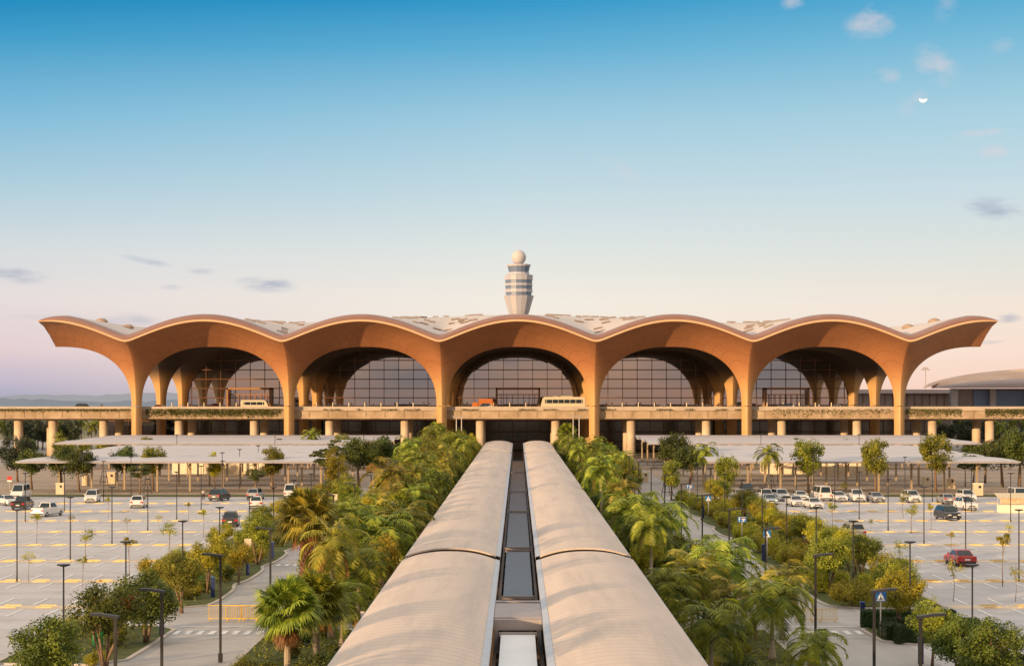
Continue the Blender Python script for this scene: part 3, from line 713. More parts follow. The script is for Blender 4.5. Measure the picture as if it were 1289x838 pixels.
# ------------------------------------------------------------------ vegetation prototypes
def crown_tree(seed,h,rx,rz,nclump,per,size,leaf,name='leafy_tree',trunkr=.12,multi=1,zc=None,clr=.75,bark='bark',cat='tree',aspect=.55,extra=None,squash=1):
    def make():
        rg=random.Random(seed); e=empty(name,label='tree',cat=cat)
        zc_=zc if zc is not None else h-rz
        cl=[]
        for i in range(nclump):
            while True:
                p=Vector((rg.uniform(-1,1),rg.uniform(-1,1),rg.uniform(-.9,1)))
                if .2<p.length<1: break
            k_=1-.25*max(0,-p.z)
            cl.append((Vector((p.x*rx*.82*k_,p.y*rx*.82*k_,zc_+p.z*rz*.82)),rg.uniform(.55,1.2)*clr))
        t=MB()
        for q in range(multi):
            a=rg.uniform(0,6.28); bx,by=(.18*math.cos(a),.18*math.sin(a)) if multi>1 else (0,0)
            top=Vector((rg.uniform(-.3,.3)*rx*(1.2 if multi>1 else .4),rg.uniform(-.3,.3)*rx*(1.2 if multi>1 else .4),zc_-rz*.2))
            mid=Vector((bx,by,0)).lerp(top,.5)+Vector((rg.uniform(-.12,.12),rg.uniform(-.12,.12),0))
            t.tube([(bx*.6,by*.6,-.05),tuple(mid),tuple(top)],[trunkr*1.25,trunkr*.9,trunkr*.55],8)
            for c,r_ in cl[q::multi][:10]:
                st=mid.lerp(top,rg.uniform(.2,1)); m_=st.lerp(c,.5)+Vector((0,0,-.08)); t.tube([tuple(st),tuple(m_),tuple(c)],[trunkr*.42,trunkr*.28,trunkr*.1],5,cap=False)
        t.build('trunk',M[bark],e,True)
        V=[];Fc=[];m=MB()
        for c,r_ in cl:
            def fn():
                d=Vector((rg.gauss(0,1),rg.gauss(0,1),rg.gauss(0,.75))).normalized(); rr_=r_*(rg.random()**.45); p=c+Vector((d.x,d.y,d.z*squash))*rr_; return tuple(p),tuple((d+Vector((0,0,.5))))
            v,f=leaves(per,fn,size,aspect,rg); m.add(v,f)
        m.build('crown',M[leaf],e)
        if extra: extra(e,cl,rg)
        return e
    return Proto(make)
def frond(mb,start,az,e0,Ln,droop,ll,n,rg,wd=.085,plume=.22):
    p=Vector(start); el_=e0; st=Ln/12; pts=[p.copy()]; dirs=[]
    for i in range(12):
        d=Vector((math.cos(az)*math.cos(el_),math.sin(az)*math.cos(el_),math.sin(el_))); dirs.append(d); p=p+d*st; pts.append(p.copy()); el_-=droop/12*(1+i/8)
    mb.tube([tuple(q) for q in pts[::2]],[.035-.005*i for i in range(7)],4,cap=False)
    side=Vector((-math.sin(az),math.cos(az),0))
    for i in range(n):
        t=.14+.86*i/n; f=t*12; k_=min(11,int(f)); q=pts[k_].lerp(pts[k_+1],f-k_); d=dirs[k_]; up=side.cross(d)
        L_=ll*(math.sin(math.pi*min(1,.18+t*.78))**.7)*rg.uniform(.85,1.1)
        for s in (-1,1):
            dr=(side*s*.85+d*.55+up*rg.uniform(-plume,plume)*-1).normalized()
            mid=q+dr*L_*.45+Vector((0,0,-.03*L_)); tip=q+dr*L_*.95+Vector((0,0,-.26*L_-.03)); w_=d*wd*.5+up*wd*.35
            mb.add([tuple(q-w_*.6),tuple(q+w_*.6),tuple(mid+w_),tuple(mid-w_),tuple(tip)],[(0,1,2,3),(3,2,4)])
def feather_palm(seed,h,nf,Ln,leaf='palmA',trunkr=.13,lean=.2,e_lo=-35,dry=2,stout=1.6,ll=.75):
    def make():
        rg=random.Random(seed); e=empty('feather_palm',label='palm',cat='palm tree'); hs=h-Ln*.30; lx=rg.uniform(-lean,lean)
        t=MB(); ht=hs-1.0
        t.tube([(0,0,-.05),(0,0,.35),(lx*.3,0,ht*.4),(lx,0,ht)],[trunkr*stout*1.2,trunkr*stout,trunkr*1.05,trunkr*.85],10); t.build('trunk',M['palmbark'],e,True)
        s=MB(); s.tube([(lx,0,ht),(lx,0,ht+.15),(lx,0,hs)],[trunkr*1.0,trunkr*1.25,trunkr*.55],10); s.build('crownshaft',M['shaft'],e,True)
        m=MB()
        for i in range(nf):
            az=i*2.399+rg.uniform(-.2,.2); u=i/(nf-1); e0=R(85-u*(85-e_lo)); frond(m,(lx,0,hs-.05),az,e0,Ln*rg.uniform(.85,1.1),R(95-45*u)*rg.uniform(.8,1.1),ll,21,rg)
        m.build('fronds',M[leaf],e)
        if dry:
            dm=MB()
            for i in range(dry): frond(dm,(lx,0,hs-.25),rg.uniform(0,6.28),R(-35),Ln*.8,R(45),ll*.6,18,rg)
            dm.build('dry_fronds',M['dry'],e)
        return e
    return Proto(make)
def fan_palm(seed,h,nf,rf,pet,leaf='palmB',boots=True,trunkr=.22,dry=5):
    def make():
        rg=random.Random(seed); e=empty('fan_palm',label='palm',cat='palm tree'); ht=h-pet-rf*.45
        t=MB(); t.tube([(0,0,-.05),(0,0,ht*.5),(0,0,ht)],[trunkr*1.1,trunkr,trunkr*.9],10)
        if boots:
            for i in range(int(ht*26)):
                z=.4+i/26*(ht-.3)/ht*1.0; a=i*2.399; c,s=math.cos(a),math.sin(a)
                t.tube([(c*trunkr*.8,s*trunkr*.8,z),(c*(trunkr+.16),s*(trunkr+.16),z+.30)],[.09,.03],4)
        t.build('trunk',M['boots' if boots else 'palmbark'],e)
        def fan(m,az,e0,rf_,droop):
            d=Vector((math.cos(az)*math.cos(e0),math.sin(az)*math.cos(e0),math.sin(e0))); st=Vector((0,0,ht)); q=st+d*pet*rg.uniform(.8,1.15)+Vector((0,0,-.05))
            m.tube([tuple(st),tuple(q)],[.03,.018],4,cap=False)
            side=Vector((-math.sin(az),math.cos(az),0)); side=(side+Vector((0,0,rg.uniform(-.4,.4)))).normalized(); up=side.cross(d).normalized()
            for k_ in range(32):
                a=R(-128+256*k_/31); dr=(d*math.cos(a)+side*math.sin(a)+up*(.22*abs(math.sin(a))+rg.uniform(-.06,.06))).normalized(); L_=rf_*(.72+.28*math.cos(a*.6))*rg.uniform(.9,1.06)
                wv=(d*-math.sin(a)+side*math.cos(a))*(.055*rf_); mid=q+dr*L_*.55; tip=q+dr*L_+Vector((0,0,-droop*L_*rg.uniform(.6,1.3)))
                m.add([tuple(q),tuple(mid+wv),tuple(tip),tuple(mid-wv)],[(0,1,2,3)])
        m=MB()
        for i in range(nf): u=i/(nf-1); fan(m,i*2.399,R(82-u*112),rf*rg.uniform(.85,1.1),.22+.2*u)
        m.build('fronds',M[leaf],e)
        if dry:
            dm=MB()
            for i in range(dry): fan(dm,rg.uniform(0,6.28),R(rg.uniform(-65,-40)),rf*.7,.5)
            dm.build('dry_fronds',M['dry'],e)
        return e
    return Proto(make)
def blossom(e,cl,rg):
    m=MB(); c=Vector((.55,-1.5,3.9)); 
    for q in range(5):
        cc=c+Vector((rg.uniform(-.5,.5),rg.uniform(-.1,.3),rg.uniform(-.5,.5)))
        v,f=leaves(28,lambda: (tuple(cc+Vector((rg.gauss(0,.1),rg.gauss(0,.1),rg.gauss(0,.22)))),None),.14,.6,rg); m.add(v,f)
    m.build('blossom',M['orchid'],e)
T={}
T['olive']=crown_tree(11,5.0,2.1,1.75,34,230,.19,'leafA',multi=3,trunkr=.10,clr=.8)
T['olive2']=crown_tree(12,5.2,1.9,1.9,30,230,.19,'leafA',multi=2,trunkr=.10,clr=.75)
T['bloom']=crown_tree(13,5.0,2.3,1.6,36,230,.19,'leafD',multi=4,trunkr=.09,clr=.85,extra=blossom)
T['deep']=crown_tree(41,4.5,2.2,1.8,38,240,.18,'leafD',multi=4,trunkr=.08,clr=.75)
T['yellow']=crown_tree(14,4.6,1.9,1.5,26,200,.18,'leafC',multi=3,trunkr=.06,clr=.7)
T['yellow2']=crown_tree(15,5.6,1.6,2.1,26,200,.18,'leafC',multi=1,trunkr=.08,clr=.65)
T['dark']=crown_tree(16,6.2,2.6,2.0,36,200,.26,'leafB',trunkr=.16,clr=.9)
T['flat']=crown_tree(17,6.4,2.8,1.5,26,170,.24,'leafB',trunkr=.15,clr=.85,squash=.45,name='layered_tree')
T['round']=crown_tree(18,6.2,1.7,2.2,30,190,.22,'leafA',trunkr=.12,clr=.75)
T['shrub']=crown_tree(19,1.7,1.1,.8,14,170,.15,'leafA',name='shrub',trunkr=.03,multi=3,clr=.5,cat='shrub',zc=.85)
T['shruby']=crown_tree(20,1.6,1.1,.75,14,170,.14,'leafC',name='shrub',trunkr=.03,multi=3,clr=.5,cat='shrub',zc=.8)
T['shrubd']=crown_tree(21,1.3,.95,.6,12,150,.14,'leafB',name='shrub',trunkr=.03,multi=3,clr=.45,cat='shrub',zc=.65)
T['sap']=crown_tree(22,3.3,.75,.35,6,42,.17,'leafC',name='sapling',trunkr=.025,clr=.32,cat='sapling',squash=.6)
T['sap2']=crown_tree(23,3.6,.8,1.1,9,22,.16,'leafC',name='sapling',trunkr=.022,clr=.35,cat='sapling')
T['sap3']=crown_tree(24,3.1,.7,.6,5,70,.17,'leafA',name='sapling',trunkr=.03,clr=.42,cat='sapling')
T['far']=crown_tree(25,9.5,3.8,3.8,34,170,.42,'far',trunkr=.2,clr=1.35)
T['spiky']=crown_tree(26,5.6,1.9,1.7,24,110,.24,'leafB',trunkr=.08,clr=.6,squash=.3,name='layered_tree')
T['royal']=feather_palm(31,6.6,20,2.7)
T['royal2']=feather_palm(32,5.4,22,2.6,leaf='palmA',stout=2.0,ll=.85)
T['gold']=feather_palm(33,6.0,18,2.6,leaf='palmB',dry=3)
T['royal3']=feather_palm(37,4.6,27,3.1,leaf='palmA',stout=1.8,ll=.95,e_lo=-30,dry=2)
T['gold3']=feather_palm(38,4.8,24,3.0,leaf='palmB',stout=1.7,ll=.9,e_lo=-30,dry=3)
T['fan']=fan_palm(34,9.4,40,1.3,1.35,leaf='palmF',dry=2,boots=True,trunkr=.34)
T['fan2']=fan_palm(35,5.5,44,1.25,1.2,leaf='palmA',boots=False,trunkr=.2,dry=3)
T['fan3']=fan_palm(36,6.2,34,1.0,1.0,leaf='palmA',boots=True,trunkr=.16)
DESC={'deep':'dark bushy tree','olive':'bushy olive-green tree','olive2':'leafy many-stemmed green tree','bloom':'broad green tree','yellow':'bright yellow-green bushy tree','yellow2':'slim yellow-green tree','dark':'dark green spreading tree','flat':'dark tree with layered flat branches','round':'tall rounded leafy tree','shrub':'low green shrub','shruby':'low yellowish shrub','shrubd':'low dark green shrub','sap':'thin sapling with flat leaf tuft','sap2':'sparse upright pale sapling','sap3':'small sapling with dense leaf ball','far':'large hazy dark tree','spiky':'small tree with tiered spreading branches','royal':'slender feather palm','royal2':'stout full feather palm','gold':'golden feather palm with dry fronds','fan':'tall fan palm with shaggy thick trunk','fan2':'broad fan palm with smooth trunk','fan3':'slim fan palm','royal3':'x','gold3':'x'}
PH={'deep':4.5,'olive':5.0,'olive2':5.2,'bloom':5.0,'yellow':4.6,'yellow2':5.6,'dark':6.2,'flat':6.4,'round':6.2,'shrub':1.7,'shruby':1.6,'shrubd':1.3,'sap':3.3,'sap2':3.6,'sap3':3.1,'far':9.5,'spiky':5.6,'royal':6.6,'royal2':5.4,'gold':6.0,'fan':9.4,'fan2':5.5,'fan3':6.2,'royal3':4.6,'gold3':4.8}
used={}
def plant(kind,x,y,h=None,label=None,group=None,z=.0,rz=None,w=1,where=None):
    s_=(h/PH[kind]) if h else 1
    return T[kind].place((x,y,z),rng.uniform(0,6.28) if rz is None else rz,(s_*w,s_*w,s_),label or f'{DESC[kind]} {where}',group)
# named individuals by photo position: kind, px, depth, height, label
for kind,px,Y,h_,lab in [
 ('deep',62,99,4.3,'dense dark round bushy tree at the bottom left corner'),
 ('bloom',132,109,4.9,'green tree with orange blossom and forked trunks, bottom left'),
 ('deep',183,120,4.8,'green bushy tree behind the orange-blossomed tree'),
 ('olive',228,137,4.3,'olive tree with pale thin stems on second left island'),
 ('yellow',262,150,4.8,'yellow-green bushy tree beside the left road island'),
 ('yellow',300,158,3.6,'smaller yellow-green tree right of the taller yellow one'),
 ('olive2',325,176,5.0,'leafy green tree beside the shaggy trunked fan palm'),
 ('fan',386,126,9.4,'tall fan palm with shaggy brown trunk left of walkway'),
 ('fan2',362,107,5.3,'broad green fan palm at the bottom left of the walkway'),
 ('fan2',398,112,5.2,'fan palm half hidden behind the broad bottom-left one'),
 ('royal3',450,131,4.9,'stout feather palm with arching fronds touching the left roof'),
 ('gold',417,122,7.2,'thin palm with reddish dry fronds behind the shaggy palm'),
 ('royal3',462,160,6.0,'feather palm halfway up the left walkway edge'),
 ('gold',492,176,7.0,'golden palm halfway up the left walkway edge'),
 ('royal',524,190,6.6,'palm with pale trunk close to the left roof edge'),
 ('royal3',972,112,4.5,'large feather palm with many fronds, bottom right of walkway'),
 ('gold3',872,122,5.1,'golden feather palm with drooping fronds right of walkway'),
 ('royal3',908,130,5.5,'tall feather palm just behind the golden one on right'),
 ('gold3',925,117,4.0,'palm with reddish dry fronds at the lower right'),
 ('royal3',1028,99,3.2,'low feather palm fronds at the bottom right edge'),
 ('royal3',797,175,6.3,'full bright feather palm beside the right roof edge'),
 ('royal3',835,176,5.4,'feather palm beside the right road lamp row'),
 ('royal',758,215,8.6,'tall palm with pale trunk behind the right roof edge'),
 ('royal3',846,118,4.6,'low feather palm touching the right roof edge near camera'),('gold3',985,122,4.4,'golden low palm behind the large one at bottom right'),
 ('royal3',895,103,4.2,'full feather palm at the bottom right beside the near roof'),
 ('olive2',820,150,4.8,'green bushy tree above the right footpath'),
 ('royal3',430,118,3.8,'low palm between the fan palms and near left roof'),('olive',400,139,4.4,'olive tree between road and left footpath'),('royal3',480,150,6.0,'feather palm over the left footpath'),
 ('gold3',505,158,6.2,'golden palm over the left footpath by the roof'),('olive2',310,96,2.6,'small leafy tree at the bottom edge left of the fan palms'),('deep',395,97,2.6,'dark round bush at the bottom edge by the left roof'),
 ('deep',1250,98,4.3,'dense round bushy tree at the bottom right corner'),
 ('deep',1210,104,3.8,'bushy tree left of the bottom right corner one'),
 ('olive2',1175,110,4.0,'green tree in front of the standing man at right'),
 ('yellow',1133,124,4.4,'small tree with straight trunk above the clipped hedges'),
 ('olive',1045,150,4.6,'olive tree over the long hedge beside right road'),
 ('yellow2',400,208,5.5,'slim yellow-green tree beyond the shaggy fan palm'),
 ('dark',78,315,7.6,'dark tree before the left parking shades'),('dark',100,312,7.2,'second dark tree before the left parking shades'),
 ('dark',40,320,7.0,'dark tree at the far left of the shades'),('far',22,350,9,'tall shady tree at the far left edge'),
 ('dark',156,322,7.4,'small dark tree left of the first shade posts'),('round',193,318,8.0,'upright leafy tree in front of the left shade roof'),
 ('flat',176,298,5.2,'low layered tree on the left verge'),
 ('round',343,315,8.0,'rounded green tree before the left shade roof'),('flat',322,296,4.6,'layered low tree near the parked white cars'),
 ('yellow2',270,322,6.6,'pale slim tree under the left shade roof'),
 ('round',1018,305,9.6,'tall rounded tree before the right shade roof'),('round',1102,307,9.6,'second tall rounded tree before the right shade roof'),
 ('round',1178,312,10.4,'tallest rounded tree before the right shade roof'),('spiky',1215,330,6.6,'slim tiered tree near the shade roof end'),
 ('royal',968,300,7.6,'lone feather palm before the right shade roof'),
 ('round',915,290,7.2,'leafy round tree left of the lone palm'),
 ('dark',1262,330,9.2,'large dark tree at the right frame edge'),('dark',1283,325,10.5,'tallest dark tree at the right frame edge'),
 ('dark',1240,345,7.8,'dark tree under the end of right shade'),('dark',1225,345,6,'lower dark tree by the right shade end'),
 ('fan3',549,452,9.4,'fan palm standing before the terminal left of walkway'),('fan3',713,455,9.2,'fan palm standing before the terminal right of walkway'),
 ('dark',452,330,8.8,'big dark tree at the inner end of left shades'),('dark',478,338,8.8,'dark tree next to the orange hut'),
 ('yellow2',421,290,8.2,'tall yellow-green tree at the left shade corner'),('spiky',414,302,9.4,'spiky tree top above the left shade corner'),
 ('dark',846,345,9.2,'big dark tree at the inner end of right shades'),('dark',868,330,7.4,'dark tree beside the right road bend'),
 ('round',845,285,6.6,'round tree beside the right road bend'),('royal',887,322,7.4,'feather palm between the dark trees at right'),
 ('olive2',432,262,5.2,'leafy tree at the left road bend'),('olive2',441,245,5.0,'leafy tree over the left road bend'),
 ('sap3',78,440,7.6,'young tree poking between left shade roofs'),('round',128,425,6.4,'tree top poking above the left rear shade'),('round',183,430,7.2,'tree in the gap behind the front left shades'),
 ('royal',392,432,8.0,'palm tops behind the left shade roofs'),('spiky',352,432,6.6,'small tree top behind the left shade roofs'),('round',432,425,8.0,'round tree top behind the left shade roofs'),
 ('spiky',1000,430,6.8,'small tree top behind the right shade roofs'),('sap3',1061,430,6.2,'tuft of tree behind the right shade roofs'),
]:
    plant(kind,XW(px,Y),Y,h_,lab)
# rows of trees and palms on both sides of the walkway
rg=random.Random(21)
for s in (-1,1):
    sd='left' if s<0 else 'right'; i=0; y=140
    while y<436:
        kinds=['royal','royal2','gold','olive','deep','olive2','yellow','yellow2','deep','olive','fan2'] if y<300 else ['royal','olive2','yellow2','olive','yellow','round','deep']
        for lane in ((10.0,12.9) if y<290 else (10.0,13.4,17.5)):
            if 214<y<220 or (y<300 and rg.random()<.10): continue
            kk=rg.choice(kinds); hh=rg.uniform(4.6,6.8)+(1.0 if kk in('royal','gold','round') else 0)+(y>300)*.9
            if lane>12 and s>0: hh*=.80
            if lane>15 and y<300: hh*=.72
            if s<0: hh+=.8
            if lane<11 and kk in ('olive','round','yellow','olive2'): hh*=.85
            w_=1 if lane>11 else .8
            plant(kk,s*(lane+rg.uniform(-.4,.9)),y+rg.uniform(-2,2),hh,w=w_,where=f'{ordn(i)} in the strip {sd} of the walkway'); i+=1
        y+=rg.uniform(6.2,8.2)
    # low shrubs along the strip
    j=0; y=96
    while y<300:
        if not (127<y<137 or 212<y<220):
            plant(rg.choice(['shrub','shrubd','shrubd','shruby']),s*rg.uniform(9.6,15.4),y,rg.uniform(.8,1.7),where=f'{ordn(j)} under the trees {sd} of walkway'); j+=1
        y+=rg.uniform(1.9,3.4)
    # hedge-like bushes on the long island between road and parking lot
    j=0; y=141.5
    while y<289:
        for lane in (25.0,28.6):
            if s<0:
                big = rg.random()<.42 and lane>26; kk=rg.choice(['olive','yellow','olive2']) if big else rg.choice(['shrub','shruby','shrubd'])
                hh=rg.uniform(2.4,3.7) if big else rg.uniform(1.1,1.9)
                if lane<26 and math.sin(math.pi*(y-139.5)/17.5)**2<.15: continue
            else:
                big = rg.random()<.75 and lane>26; kk=rg.choice(['olive','yellow','olive2','yellow']) if big else rg.choice(['shrub','shruby','shruby'])
                hh=rg.uniform(2.9,4.1) if big else rg.uniform(1.4,2.3)
            plant(kk,s*(lane+rg.uniform(-.5,.7)),y+rg.uniform(-1,1),hh,w=1.15,where=f'{ordn(j)} from camera on the long {sd} island'); j+=1
        y+=rg.uniform(3.9,5.0)
    # far ends
for i,(x,y,h_) in enumerate([(-27,98,1.6),(-25,93,1.2),(-24.4,110,1.1),(-25.5,121.5,1.2),(-27,124,1.5),(-29,122,1.8),(-24.8,118,1.0),(-28,114,1.5),(25,99,1.3),(24.5,104,1.2),(26,94,1.5),(28,100,1.4),(-26.5,88,1.4)]):
    plant(['shrub','shrubd','shruby'][i%3],x,y,h_,where=f"{ordn(i if i<8 or i>11 else i-8)} loose on the {'left' if x<0 else 'right'} near islands")
# trees behind and beneath the elevated road
i=0
for x0,x1,n in ((-145,-86,24),(108,150,20)):
    for k_ in range(n):
        x=x0+(x1-x0)*(k_+.5)/n+rg.uniform(-1,1); y=rg.uniform(545,600) if x0<0 else rg.uniform(530,600)
        plant('far' if rg.random()<.75 else 'royal',x*y/520,y,rg.uniform(8.0,11.2),where=f"{ordn(k_)} from the {'left' if x0<0 else 'terminal'} beyond the viaduct's {'left' if x0<0 else 'right'} end"); i+=1
for k_ in range(12):
    x=-112+k_*5.2+rg.uniform(-1,1)
    if x<-78: plant(rg.choice(['dark','round','olive2']),x*1.02,rg.uniform(428,462),rg.uniform(4,6.2),where=f'{ordn(k_)} from the left in the garden below the viaduct')
for k_ in range(6):
    plant(rg.choice(['dark','round','yellow2']),104+k_*5.5,rg.uniform(400,450),rg.uniform(5,8),where=f'{ordn(k_)} from the shade roofs at the far right')
# saplings in the parking lots
for kk,px,py,h_,lab in [
 ('sap2',36,733,3.3,'sparse yellowish sapling nearest the left frame edge'),('sap',46,685,3.3,'sapling with round bright tuft at the left lot edge'),
 ('sap2',90,668,2.4,'pale dry sapling beside the left lot lamp'),('sap3',109,708,3.2,'sapling with leaf ball between the left lot lamps'),
 ('sap',104,740,2.6,'sapling with flat tuft just above the blossom tree'),('sap2',200,668,2.4,'bare looking sapling in the middle left lot'),
 ('sap3',212,702,3.5,'sapling with dense ball in the middle left lot'),('sap',163,728,3.6,'sapling with flat wide tuft near the cap lamp'),
 ('sap',256,677,3.2,'leaning sapling with bright tuft right part of left lot'),('sap',136,653,2.8,'low sapling behind the white van on the left'),
 ('sap2',160,672,2.4,'thin twiggy sapling near the centre of left lot'),('sap',237,656,2.4,'tiny tufted sapling below the black car'),
 ('sap2',1200,757,3.9,'sparse sapling in front of the red car'),('sap',1262,738,4.4,'leaning sapling near the right frame edge'),
 ('sap2',1132,723,3.8,'thin pale sapling left of the red car'),('sap3',1147,671,3.4,'sapling with small tuft in middle right lot'),
 ('sap3',1137,652,3.4,'sapling with big round leaf ball in right lot'),('sap',1172,668,3.2,'sapling with slanted tuft before the black car'),
 ('sap',1048,672,3.6,'leaning sapling with spreading tufts near the hedge'),('sap3',1096,668,1.4,'tiny bushy sapling behind the silver car'),
 ('sap2',1270,686,2.9,'thin sapling below the white stall'),('sap',1197,700,2.4,'small sapling behind the red car'),
 ('sap2',1278,757,3.4,'pale sapling at the right frame edge'),('sap3',1063,628,2.6,'leafy sapling behind the row of white cars')]:
    x,y=G(px,py); plant(kk,x,y,h_,lab)
for i,(x,y,h_) in enumerate([(-24,50,11.5),(-29,62,12.5),(-33,74,13),(-22,38,10.5),(-38,88,13.5),(-27,33,12),(-36,104,13.5),(-31,48,12.5)]):
    plant(['royal','fan3','royal','gold'][i%4],x,y,h_,w=.62,where=f'{ordn(i)} of the tall ones left of the view')
# clipped hedges on the right island
def hedge(x,y,w_,d_,h_,rz,lab):
    rg2=random.Random(int(x*100+y)); m=MB()
    def fn():
        f=rg2.random(); a,b,c=rg2.uniform(-1,1),rg2.uniform(-1,1),rg2.uniform(0,1)
        if f<.4: return (a*w_/2,b*d_/2,h_+rg2.uniform(-.05,.03)),(0,0,1)
        if f<.8: return (a*w_/2,-d_/2*(1 if f<.6 else -1),c*h_),(0,-1,0)
        return ((1 if f<.9 else -1)*w_/2,b*d_/2,c*h_),(1,0,0)
    v,f=leaves(int(2600*w_*.35),fn,.12,.6,rg2); m.add(v,f); m.box((0,0,h_/2-.03),(w_-.12,d_-.12,h_-.1))
    o=m.build('clipped_hedge',M['hedge'],loc=(x,y,.08),rz=rz); tag(o,lab,'hedge')
hedge(26.5,120.2,5.6,1.3,1.1,0,'nearest clipped box hedge in front of the small tree')
hedge(26.8,124.4,6.4,1.2,1.0,0,'middle clipped box hedge around the small tree trunk')
hedge(26.2,128,6.2,1.3,1.15,0,'rear clipped box hedge beside the navy totem')
hedge(23.9,122.2,1.2,2.8,1.0,0,'short clipped hedge beneath the warning sign at the kerb')
hedge(28.5,106.5,4.4,1.2,1.0,0,'clipped box hedge under the tree before the standing man')
# ground cover
def gcfn():
    s=rr.choice((-1,1)); u=rr.random()
    if u<.55: return (s*rr.uniform(9.0,16.2),rr.choice((rr.uniform(78,126),rr.uniform(138,295))),.1+rr.uniform(0,.22)),(0,0,1)
    if u<.9: return (s*rr.uniform(24.0,31),rr.uniform(141,288),.1+rr.uniform(0,.3)),(0,0,1)
    return (s*rr.uniform(24.2,29.5),rr.choice((rr.uniform(84,101),rr.uniform(112 if s<0 else 120,127.5))),.1+rr.uniform(0,.2)),(0,0,1)
m=MB(); V,Fc=leaves(30000,gcfn,.26,.4); m.add(V,Fc); o=m.build('ground_cover',M['leafA']); tag(o,'low green grass and ground cover in the planting beds','ground cover',kind='stuff')

# ------------------------------------------------------------------ lamps, signs, furniture
def mk_lamp():
    e=empty('parking_lamp',label='lamp',cat='lamp post'); 
    MB().tube([(0,0,0),(0,0,.5),(0,0,6.0)],[.075,.06,.045],10).build('pole',M['pole'],e,True)
    b=MB(); b.tube([(0,0,5.93),(0,0,6.0),(0,0,6.07)],[.1,.36,.38],14); b.build('lamp_cap',M['pole'],e,False); return e
def mk_street():
    e=empty('street_lamp',label='lamp',cat='lamp post')
    b=MB(); b.box((0,0,3.08),(.13,.13,6.16)); b.build('pole',M['pole'],e)
    b=MB(); P=[[(x,y,6.2+.10*math.sin((x)*1.6)+dz_) for x in (-.15,.15,.45,.75,1.05)] for dz_,y in ((-.05,-.2),(.06,-.16),(.06,.16),(-.05,.2),(-.05,-.2))]; b.grid(P); b.add([P[i][0] for i in range(4)],[(0,1,2,3)]); b.add([P[i][4] for i in range(4)],[(3,2,1,0)]); b.build('lamp_head',M['pole'],e)
    b=MB(); b.box((0,0,.25),(.24,.24,.5)); b.build('base',M['pole'],e); return e
LP=Proto(mk_lamp); SP=Proto(mk_street)
for s in (-1,1):
    sd='left' if s<0 else 'right'
    for i,y in enumerate([92,107,124,145,163,181,199,217,235,253,271]):
        LP.place((s*25.5,y,.08),0,1,f'slim black cap lamp, {ordn(i)} from camera along the {sd} road islands','cap lamps in the parking lots')
    for i,y in enumerate([160.6,181,201,222,242.5,263,284]): LP.place((s*(42.2+i*.3),y,.01),0,1,f'slim black cap lamp, {ordn(i)} from camera in inner row of {sd} lot','cap lamps in the parking lots')
    for i,y in enumerate([238,258.6,283,303]): LP.place((s*61.5,y,.01),0,1,f'slim black cap lamp, {ordn(i)} from camera in outer row of {sd} lot','cap lamps in the parking lots')
    for i,y in enumerate([303,322,345]): LP.place((s*47,y,.1),0,1.1,f'black cap lamp, {ordn(i)} from camera standing before the {sd} shade roofs','cap lamps in the parking lots')
    for i,x in enumerate([33,52,73]): LP.place((s*x,408,.01),0,1.25,f'black cap lamp poking between the {sd} shade roofs, {ordn(i)} from the walkway','cap lamps in the parking lots')
    for i,y in enumerate([80.5,91,111.5,134,157,180,203,226,249,275,298] ):
        a=0 if s>0 else 0
        SP.place((s*(17.0 if i<2 else 17.4),y,.05),a if s>0 else math.pi*0+math.pi,1,f'black street lamp with flat head, {ordn(i)} from camera on the {sd} road','flat headed street lamps on the roads')
def mk_mast():
    e=empty('tall_mast_lamp',label='x',cat='lamp post'); MB().tube([(0,0,0),(0,0,11)],[.16,.1],10).build('pole',M['wpole'],e,True)
    b=MB(); b.box((0,0,11.1),(1.9,.5,.16)); b.box((-.7,0,11.22),(.5,.6,.1)); b.box((.7,0,11.22),(.5,.6,.1)); b.build('lamp_head',M['beam'],e); return e
MP=Proto(mk_mast)
for px,Y,lab in ((574.5,440,'pale mast lamp outermost left of the walkway end'),(581,446,'pale mast lamp nearer the walkway on its left end'),(721.5,446,'pale mast lamp nearer the walkway on its right end'),(729,440,'pale mast lamp outermost right of the walkway end')):
    MP.place((XW(px,Y),Y,0),0,1,lab,'pale masts before the terminal')
def mk_warn():
    e=empty('crossing_sign',label='x',cat='road sign'); MB().tube([(0,0,0),(0,0,2.3)],.045,8).build('post',M['wpole'],e,True)
    b=MB(); b.box((0,-.05,2.6),(.72,.04,.66)); b.build('panel',M['blue'],e)
    b=MB(); y=-.074; b.add([(-.3,y,2.32),(.3,y,2.32),(0,y,2.88)],[(0,1,2)]); b.build('triangle',M['signw'],e)
    b=MB(); y=-.077; b.add([(-.03,y,2.6),(.03,y,2.6),(.03,y,2.66),(-.03,y,2.66)],[(0,1,2,3)]); b.add([(-.05,y,2.47),(.05,y,2.47),(.03,y,2.59),(-.03,y,2.59)],[(0,1,2,3)]); b.add([(-.10,y,2.36),(-.06,y,2.36),(.02,y,2.47),(-.02,y,2.47)],[(0,1,2,3)]); b.add([(.06,y,2.36),(.10,y,2.36),(.02,y,2.47),(-.02,y,2.47)],[(0,1,2,3)]); b.build('walking_figure',M['black'],e); return e
